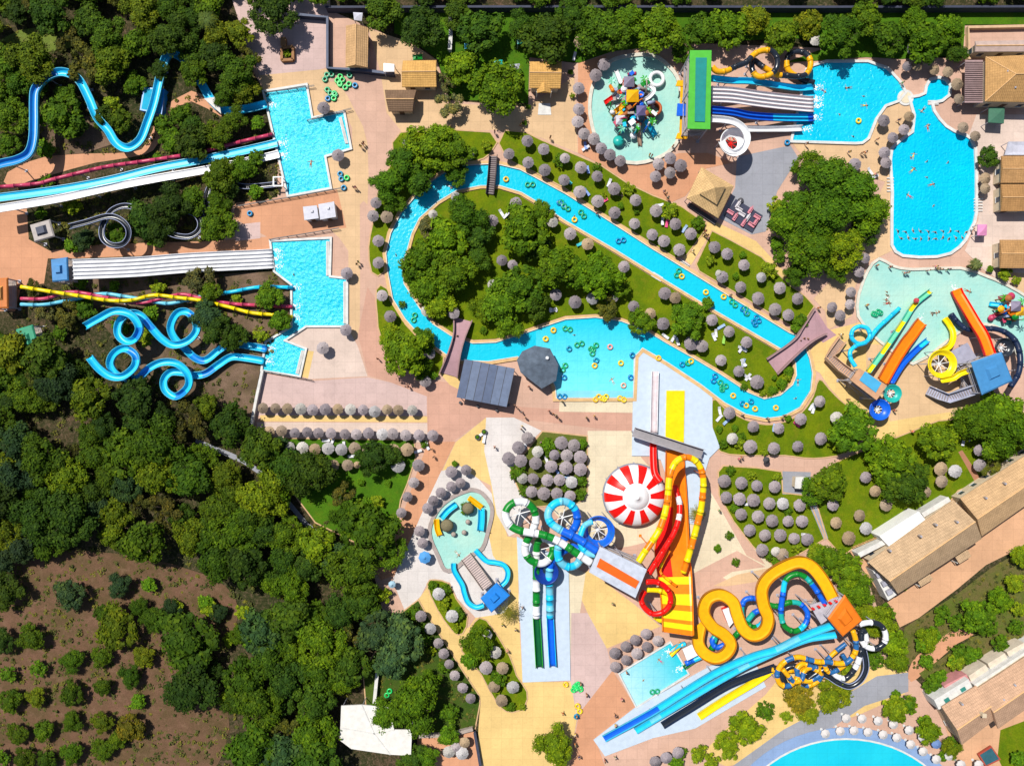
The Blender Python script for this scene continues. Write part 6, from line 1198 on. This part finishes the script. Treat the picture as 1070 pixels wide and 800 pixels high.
# lounge terrace
t=thing('lounge_terrace','dark lounge terrace with pink and white sofas below the pavilion','terrace',tuple(W(777,224,0)))
m=MB(); m.prism(quad([(769,208),(797,225),(786,243),(757,225)],.35),0,.35); m.build('platform',mp('terrace_navy',(.03,.035,.07),.7),t)
for i,(x_,y_) in enumerate([(771,214),(763,222),(768,227),(772,219),(784,220),(791,227),(781,228),(785,235),(777,233),(775,224),(789,233)]):
    p=W(x_,y_,.6); m=MB(); m.box((p.x,p.y,.55),(1.6,.7,.4),-.55 if i%2 else 1.0); m.box((p.x+.1,p.y+.3,.8),(1.6,.2,.5),-.55 if i%2 else 1.); s=tag(m.build('sofa',mp('sofa_pink',L(235,150,165),.8) if i%3 else mp('sofa_white',L(230,225,230),.8)),group='sofas on the dark lounge terrace',cat='sofa'); later(s,x_,y_,('pink' if i%3 else 'white')+' low sofa')
p=W(775,209,1); t=tag(MB().lathe((p.x,p.y,0),[(0,.9),(.5,.8),(.7,.4),(.7,0)],14).build('planter_bowl',DST),'dark round bowl on the grey square above the lounge terrace','planter')
# restaurant
RC=RT(30,L(216,182,144,.8),'rest'); RC2=RT(30,L(224,184,138,.8),'long')
house('big terracotta restaurant roof beside the parasol garden',[(907,587),(996,522),(1026,562.5),(938.5,620)],5.2,2.6,RC,.0,chim=False,wins=10,over=.8)
t=thing('roof_terrace','white flat roof terrace in front of the restaurant','terrace',tuple(W(945,560,0))); m=MB(); m.prism(quad([(919,560),(960,534),(972,549),(934,576)],4.2),0,4.2); m.build('slab',mp('roof_bright_white',(.8,.79,.77),.6,.2,.05),t)
house('long terracotta roof wing on the right of the restaurant',[(1003.5,520.5),(1086,466),(1103,506),(1026,560)],4.4,2.,RC2,wins=12)
t=thing('service_roof','white flat service roof with grey machines beside the restaurant','roof',tuple(W(926,606,0)))
m=MB(); m.prism(quad([(912,596),(920,592),(937,621),(928,627)],3.4),0,3.4); m.build('slab',WALLW,t)
for (x_,y_) in ((918,600),(924,609),(929,618)): p=W(x_,y_,3.8); m=MB(); m.box((p.x,p.y,3.8),(1.3,1.,.8),.5); m.cyl((p.x,p.y,4.2),(p.x,p.y,4.3),.35,n=12); m.build('cooling_unit',STEEL,t)
wallrun('white parapet strip at the west end of the restaurant',[(897,580),(930,563)],3.,.9,WALLW); wallrun('white parapet strip at the north corner of the restaurant',[(964,538),(992,521)],3.,.9,WALLW)
railrun('yellow and black slatted garden fence in front of the restaurant',[(892,572),(986,533)],1.2,'garden_fence',mp('fence_tan',L(220,175,110),.8),.9)
for (x_,y_,lb) in ((966,605,'lower'),(1006,581,'upper')): 
    p=W(x_,y_,2.4); t=thing('porch',lb+' small tiled porch on the south side of the restaurant','porch',(p.x,p.y,0)); m=MB(); m.box((p.x,p.y,2.5),(3.2,1.8,.2),.55); m.build('roof',RC,t)
    for s in (-1,1): m=MB(); m.cyl((p.x+s*1.2,p.y-.9+s*.6,0),(p.x+s*1.2,p.y-.9+s*.6,2.4),.12,n=8); m.build('post',WALLW,t)
# villa bottom right
VR=RT(30,L(222,180,148,.8),'villa')
house('left terracotta villa roof at the lower right corner',[(984,738),(1020,716),(1040,751),(1005,778)],5.5,1.8,VR,wins=6,chim=True)
house('right terracotta villa roof at the lower right corner',[(1021,719),(1086,676),(1103,719),(1043,761)],5.8,1.8,VR,wins=6)
t=thing('terrace_block','white terraced roof with four skylights above the villas','roof',tuple(W(1010,715,0)))
for i,(a,b) in enumerate([((976,731),(1012,709)),((1018,715),(1086,671))]):
    m=MB(); o_=lambda p,dx,dy:(p[0]+dx,p[1]+dy); m.prism(quad([a,b,o_(b,5,10),o_(a,5,10)],4.6),0,4.6); m.build('flat_roof',WALLW,t)
for (a,b) in (((986,716),(1010,704)),((1012,706),(1030,694)),((1032,693),(1050,682)),((1052,681),(1070,671))):
    m=MB(); m.prism(quad([a,b,o_(b,4,8),o_(a,4,8)],3.2),0,3.2); m.build('balcony_roof',mp('roof_cream',L(238,222,200),.8) if a[0]>1000 else mp('roof_rose',L(220,150,150),.8),t)
for (x_,y_) in ((989.5,731),(1006.5,720),(1030.5,724.5),(1045,715),(1058,707)): p=W(x_,y_,4.7); m=MB(); m.box((p.x,p.y,4.68),(1.2,.8,.16),.55); m.build('skylight',mp('skylight_teal',L(60,150,140),.3),t)
t=thing('solar_panel','dark teal solar panel in a red frame by the villa','solar panel',tuple(W(1034,788,0))); m=MB(); m.prism(quad([(1022,788),(1036,779),(1046,793),(1030,801)],.9),.5,.9); m.build('frame',mp('frame_red',L(190,80,60),.7),t); m=MB(); m.prism(quad([(1024,788.5),(1036,781),(1044,792.5),(1030.5,799)],.96),.905,.96); m.build('panel',mp('panel_teal',(.03,.11,.14),.2,.6),t)
for rx,ry,rz_ in ((930,575,6.6),(945,590,6.8),(962,560,7),(978,548,7),(990,560,6.8),(1000,545,7.4),(1030,520,5.8),(1050,505,5.8),(1005,735,6.6),(1020,745,6.4),(1048,730,7),(1060,715,7),(1052,75,6),(1060,92,5.6)):
    p=W(rx,ry,rz_); t=thing('roof_vent','small metal roof vent','roof vent',(p.x,p.y,rz_-.9),'metal vents on the tiled roofs'); m=MB(); m.box((p.x,p.y,rz_-.3),(.45,.45,.9),.5); m.build('housing',CONC,t); m=MB(); m.cyl((p.x,p.y,rz_+.15),(p.x,p.y,rz_+.4),.2,n=8); m.build('cowl',STEEL,t); later(t,rx,ry,'small metal roof vent')
# marquee and small structures
t=thing('marquee','large white marquee roof among the trees at the bottom','marquee',tuple(W(390,765,0)))
m=MB(); q=quad([(356.5,737),(378,736),(406,738.4),(412,762),(430.5,762),(429.4,789),(408,788),(367,782),(355,773)],4.2); m.prism(q,3.9,4.2); c0=W(391,766,4.6)
n=len(q); m.build('roof',mp('roof_canvas_cream',(.66,.64,.6),.7,.2,.08),t)
m=MB()
for a_,b_ in (((378,736),(391,766)),((391,766),(408,788)),((391,766),(412,762)),((356.5,760),(391,766))): pa,pb=W(*a_,4.2),W(*b_,4.2); m.sweep([pa,pb],[(-.12,.1),(.12,.1),(.12,0),(-.12,0)])
m.build('roof_seam',WALLW,t)
for p in q: m=MB(); p=lerp2(p,(c0.x,c0.y),.04); m.cyl((p[0],p[1],0),(p[0],p[1],4),.1,n=8); m.build('post',STEEL,t)
for lb,cc_ in (('white flat cabin beside the lower pool, left of two',[(316.5,216),(331,214.5),(333,228),(318,230)]),('white flat cabin beside the lower pool, right of two',[(332.6,213.5),(349,210.5),(351,226.5),(334.5,229.5)])):
    t=thing('cabin',lb,'cabin',tuple(W(*cc_[0],0))); m=MB(); m.prism(quad(cc_,2.7),2.5,2.7); m.build('roof',mp('roof_white_pale',L(225,225,238),.7),t); m=MB(); m.prism([(p.x,p.y) for p in offset(quad(cc_,2.5),-.15)],0,2.5); m.build('wall',WALLW,t)
    m=MB(); p=W(*lerp2(cc_[0],cc_[1],.5),2.7); m.box((p.x+.5,p.y-1.2,2.85),(.5,.5,.3)); m.build('roof_vent',STEEL,t)
    q=offset(quad(cc_,2.5),-.1); d=(q[2]+q[3])/2; m=MB(); m.box((d.x,d.y,1),(1,.15,2)); m.build('door',DOOR,t)
t=thing('planter_bed','square brown planter box with dark plants on the lilac plaza','planter',tuple(W(300,52,0)))
m=MB(); P0=quad([(293,49),(307,47),(307,63),(293,64)],.9); P1=[(p.x,p.y) for p in offset(P0,-.5)]
for i in range(4): a=Vector(P0[i]).lerp(Vector(P1[i]),.5); b=Vector(P0[(i+1)%4]).lerp(Vector(P1[(i+1)%4]),.5); m.sweep([Vector((a.x,a.y,0)),Vector((b.x,b.y,0))],[(-.3,.9),(.3,.9),(.3,0),(-.3,0)])
m.build('box',mp('planter_brown',L(175,125,80),.8),t); m=MB(); m.prism(P1,0,.5); m.build('soil',SOIL,t)
wallrun('brown stub wall above the square planter on the lilac plaza',[(296,39),(296,48)],1.2,1.,MATS['planter_brown'])
shrubs([(300,56,4,'m')],4,'m','plant in the square planter')
# low walls and railings
GW=mp('wall_slate',L(70,75,95),.7,.2)
wallrun('long dark wall along the east side of the lilac plaza',[(310,15),(342,18),(342,71),(375,73),(412,77)],1.5,.5,GW,cap=mp('wall_slate_top',L(95,105,130),.7))
wallrun('long pale boundary wall beside the forest below the lower pool',[(274,387),(268,415),(262.5,443),(259,462)],1.1,.5,WALLW)
wallrun('pale boundary wall beside the marquee garden',[(395,694),(391,735)],1.4,.6,WALLW); wallrun('pale garden wall at the bottom beside the sand path',[(437,769),(470,768),(494,761.5)],1.2,.6,CONC)
railrun('dark railing above the upper stepped pool',[(276,96),(300,93),(328,89)]); railrun('dark railing at the notch of the upper stepped pool',[(320.6,125.5),(343,119),(367,113)])
railrun('long dark railing between the two stepped pools, upper',[(244,215.5),(301,206),(357,196)]); railrun('long dark railing between the two stepped pools, lower',[(281,250),(318,244),(354,238)]); railrun('dark railing below the lower stepped pool',[(274,387),(300,392),(326,397)])
wallrun('white vertical strip wall in the northern tree belt',[(470,12),(471,35),(470,52)],1.5,.7,WALLW)
wallrun('long dark boundary wall along the northern edge',[(340,7.5),(600,7),(850,7.5),(1090,7)],2.2,.4,GW)
wallrun('dark stair wall at the bottom sand path',[(496,765),(502,800)],1.,.5,GW)
def steps(label,c,n,mat,z=.32):
    t=thing('pool_steps',label,'steps',tuple(W(*c[0],0)))
    for i in range(n):
        a=lerp2(c[0],c[3],(i+.3)/n); b=lerp2(c[1],c[2],(i+.3)/n); p,q=W(*a,z),W(*b,z); m=MB(); m.sweep([Vector((p.x,p.y,z)),Vector((q.x,q.y,z))],[(-.13,.0),(.13,.0),(.13,-.22),(-.13,-.22)]); m.build('step',mat,t)
steps('white steps at the right side of the large swimming pool',[(1018,207),(1027,207),(1027,222),(1018,222)],5,WALLW)
steps('white steps below the small round pool',[(970,105),(981,105),(981,110),(970,110)],3,WALLW)
steps('white steps on the south bank of the straight river',[(683,284),(693,290),(690,295),(680,289)],3,WALLW); steps('white steps on the north bank of the straight river',[(712,271),(721,277),(718,282),(709,276)],3,WALLW)
steps('white steps at the left of the large swimming pool',[(927,185),(934,185),(934,202),(927,202)],5,WALLW)
steps('white steps along the right edge of the upper stepped pool',[(354,123),(361,150),(364,150),(357,122)],3,WALLW); steps('white steps along the right edge of the lower stepped pool',[(341,252),(341,288),(344,288),(344,252)],3,WALLW); steps('white steps at the right end of the lower stepped pool',[(359,294),(359,338),(362,338),(362,294)],3,WALLW); steps('white steps in the small lower landing pool',[(315,366),(309,390),(312,391),(318,366)],3,WALLW)
t=thing('round_island','round white island disc between the two blue pools','island',tuple(W(946,102,0))); m=MB(); p=W(946.5,102,.3); m.cyl((p.x,p.y,0),(p.x,p.y,.3),1.9,1.8,28); m.build('disc',WALLW,t); m=MB(); m.cyl((p.x,p.y,.303),(p.x,p.y,.36),1.3,n=24); m.build('top_slab',CREAM,t)
t=thing('white_structure','pale angular canopy slab beside the hidden channel upper left','canopy',tuple(W(224,108,0))); m=MB(); m.prism(quad([(213,103),(228,101),(231,119)],2.4),2.2,2.4); m.build('roof',WALLW,t)
for a in ((216,104),(227,103),(229,115)): p=W(*a,2); m=MB(); m.cyl((p.x,p.y,0),(p.x,p.y,2.2),.08,n=6); m.build('post',STEEL,t)
p=W(292,191,1); t=thing('gate_frame','white frame at the outlet of the black spiral slide','frame',(p.x,p.y,0)); m=MB()
for dx in (-.9,.9):
    for dy in (-.9,.9): m.cyl((p.x+dx,p.y+dy,0),(p.x+dx,p.y+dy,2.),.1,n=6)
m.build('post_frame',WHT,t); m=MB(); m.sweep([Vector((p.x-1,p.y-1,2)),Vector((p.x+1,p.y-1,2)),Vector((p.x+1,p.y+1,2)),Vector((p.x-1,p.y+1,2)),Vector((p.x-1,p.y-1,2))],[(-.15,.1),(.15,.1),(.15,-.1),(-.15,-.1)]); m.build('top_frame',WHT,t)
# kiosk at the garden path, palm
t=thing('ticket_kiosk','white ticket kiosk at the top of the parasol garden path','kiosk',tuple(W(837,504,0))); m=MB(); m.prism(quad([(831.5,498),(844,498),(843,511),(830.5,510)],2.6),2.4,2.6); m.build('roof',WALLW,t); m=MB(); m.prism([(p.x,p.y) for p in offset(quad([(831.5,498),(844,498),(843,511),(830.5,510)],2.4),-.2)],0,2.4); m.build('wall',WALLC,t)
patch('path',[(817,492),(847,493),(846,512),(858,540),(866,563),(860,564),(850,538),(840,516),(816,516)],GREY); Z[0]+=.1
sheet('path',[WL([(817.5,492),(847,493),(846,512),(858,540),(865,562),(860.5,563),(850,538),(840,516),(817.5,516)])],.135,GREY)
sheet('path',[WL([(1001,472),(1005,470),(1026,502),(1020,506)])],.135,BROWN)
for (x_,y_,lb) in ((499,456.5,'left'),(506,451,'right')): p=W(x_,y_,.4); t=thing('planter_pot','round dark planter on the '+lb+' of the white bench','planter',(p.x,p.y,0)); MB().lathe((p.x,p.y,0),[(0,.65),(.5,.7),(.62,.75),(.55,0)],16).build('pot',DST,t); MB().lathe((p.x,p.y,0),[(0,1.1),(.35,.95),(.45,.7)],10).build('plant',GR2,t)
p=W(502.5,454,.4); t=thing('bench','white bench between the two round dark planters','bench',(p.x,p.y,0)); m=MB(); m.box((p.x,p.y,.45),(1.3,.6,.1),.6); m.build('seat',WHT,t)
for s in (-1,1): m=MB(); m.box((p.x+s*.42,p.y+s*.3,.2),(.1,.5,.4),.6); m.build('leg',WHT,t)
# palm beside the toddler tower
def palm(x,y,rp,h,label,col):
    cc=W(x,y,h); t=thing('palm_tree',label,'palm',(cc.x,cc.y,0)); m=MB(); m.cyl((cc.x,cc.y,0),(cc.x,cc.y,h-.2),.28,.18,10); m.build('trunk',BARK,t); m=MB(); r=rp*S; tone=[]
    for k in range(26):
        a=k*2.399; ln=r*rt.uniform(.8,1.1); d=Vector((math.cos(a),math.sin(a),0)); s=Vector((-d.y,d.x,0)); z0=.5*(1-k/26)+.1
        for j in range(7):
            f0=j/7; p=Vector((cc.x,cc.y,h))+d*ln*f0+Vector((0,0,z0*4*f0*(1-f0)*.6-f0*f0*1.2*(.4+k/40))); w=.38*(1-f0*.7)
            for sg in (-1,1): m.add([p,p+d*.16,p+d*.45+s*sg*w-Vector((0,0,.12)),p+d*.3+s*sg*w-Vector((0,0,.14))],[(0,1,2,3)]); tone.append(rt.uniform(.3,.75))
    m.tone=tone; o=m.build('fronds',LEAF,t); o.color=col+(1,)
palm(531,640,13,3.2,'spreading yellow green palm beside the small blue hut roof',(.11,.11,.02)); palm(729,537,9,3,'yellow green palm inside the yellow tube loop',(.16,.16,.02)); palm(1020,276,6,3,'pale grey green palm above the mint pool',(.1,.13,.07))
palm(215,20,11,6,'pale green palm at the edge of the upper left wood',(.07,.11,.04))
for lb,x_,y_ in (('white',407,73),): canopy('white market awning left of the tan gabled hut',[(401,66),(412,67),(412,75),(401,75)],2.6,WHT,peak=.2)
# kids' trampolines / clutter in the northern tree belt
for i,(x_,y_,m_,lb) in enumerate([(490,48,CYAN,'blue fabric awning under the northern trees'),(545,43,TEAL,'teal fabric awning beside the northern trees'),(538,70,STEEL,'grey fabric awning left of the small kiosk'),(539,80,AMB,'yellow awning left of the small kiosk'),(436,60,GRN,'small green awning above the tan gabled hut'),(520,66,TEAL,'small turquoise awning between the northern trees')]):
    canopy(lb,[(x_-5,y_-2.5),(x_+5,y_-3.5),(x_+5.5,y_+2),(x_-4.5,y_+3)],2.3,m_,peak=.3)
fm=MB(); rf_=random.Random(3)
for x_,y_,dx_,dy_,n_ in ((291,150,9,-1,90),(294,162,8,0,70),(281,109,9,1,70),(287,262,9,1,60),(287,270,9,0,60),(287,278,9,0,60),(308,300,7,0,50),(308,320,7,0,50),(308,331,7,0,50),(281,364,8,0,60),(279,377,8,1,60),(851,92,9,0,70),(851,104,9,0,90),(851,111,9,0,70),(850,123,9,0,80),(840,135,9,0,60),(701,679,-8,5,70),(713,697,-8,3,70),(961,335,2,-5,30),(997,302,-2,-5,40)):
    for i in range(n_):
        q=rf_.random()**1.6; c=W(x_+dx_*q+rf_.gauss(0,.9+abs(dy_)*.5*q),y_+dy_*q+rf_.gauss(0,1.+2*q),0); r=rf_.uniform(.04,.19)*(1-.4*q); b=len(fm.v); k=7; ph=rf_.random()
        fm.v+=[Vector((c.x+r*rf_.uniform(.6,1.1)*math.cos(2*PI*j/k+ph),c.y+r*rf_.uniform(.6,1.1)*math.sin(2*PI*j/k+ph),.125+i*.0006)) for j in range(k)]; fm.f.append(tuple(b+j for j in range(k))); fm.mi.append(0)
tag(fm.build('splash_foam',mp('foam_white',(.78,.8,.8),.6,.3,.03)),'white foam and splashes where the slides run into the pools','foam',None,'stuff')
# ---------------------------------------------------------------- light, camera, world
resolve()
w=bpy.data.worlds.new('World'); SC.world=w; w.use_nodes=True; nt=w.node_tree; sk=nt.nodes.new('ShaderNodeTexSky'); sk.sky_type='NISHITA'; sk.sun_disc=False
EL=57.; dx,dy=.65,-.76       # shadows run to the lower right
az=math.atan2(-dx,-dy)       # direction to the sun, clockwise from +Y
sk.sun_elevation=R(EL); sk.sun_rotation=az
nt.links.new(sk.outputs[0],nt.nodes['Background'].inputs[0]); nt.nodes['Background'].inputs[1].default_value=.075
ld=bpy.data.lights.new('sun','SUN'); ld.energy=5.0; ld.angle=R(.5); ld.color=(1,.96,.88); lo=bpy.data.objects.new('sun',ld); COL.objects.link(lo)
d=Vector((dx*math.cos(R(EL))/math.hypot(dx,dy),dy*math.cos(R(EL))/math.hypot(dx,dy),-math.sin(R(EL)))); lo.rotation_euler=d.to_track_quat('-Z','Y').to_euler(); lo.location=(-60,80,120)
cd=bpy.data.cameras.new('camera'); cam=bpy.data.objects.new('camera',cd); COL.objects.link(cam); cam.location=(0,0,H); cd.sensor_width=36; cd.lens=36*H/(1070*S); cd.clip_end=6000; cd.clip_start=1
SC.camera=cam; vs=SC.view_settings; vs.view_transform='Standard'; vs.look='None'; vs.exposure=.2; vs.gamma=1
SC.render.resolution_x=1024; SC.render.resolution_y=765
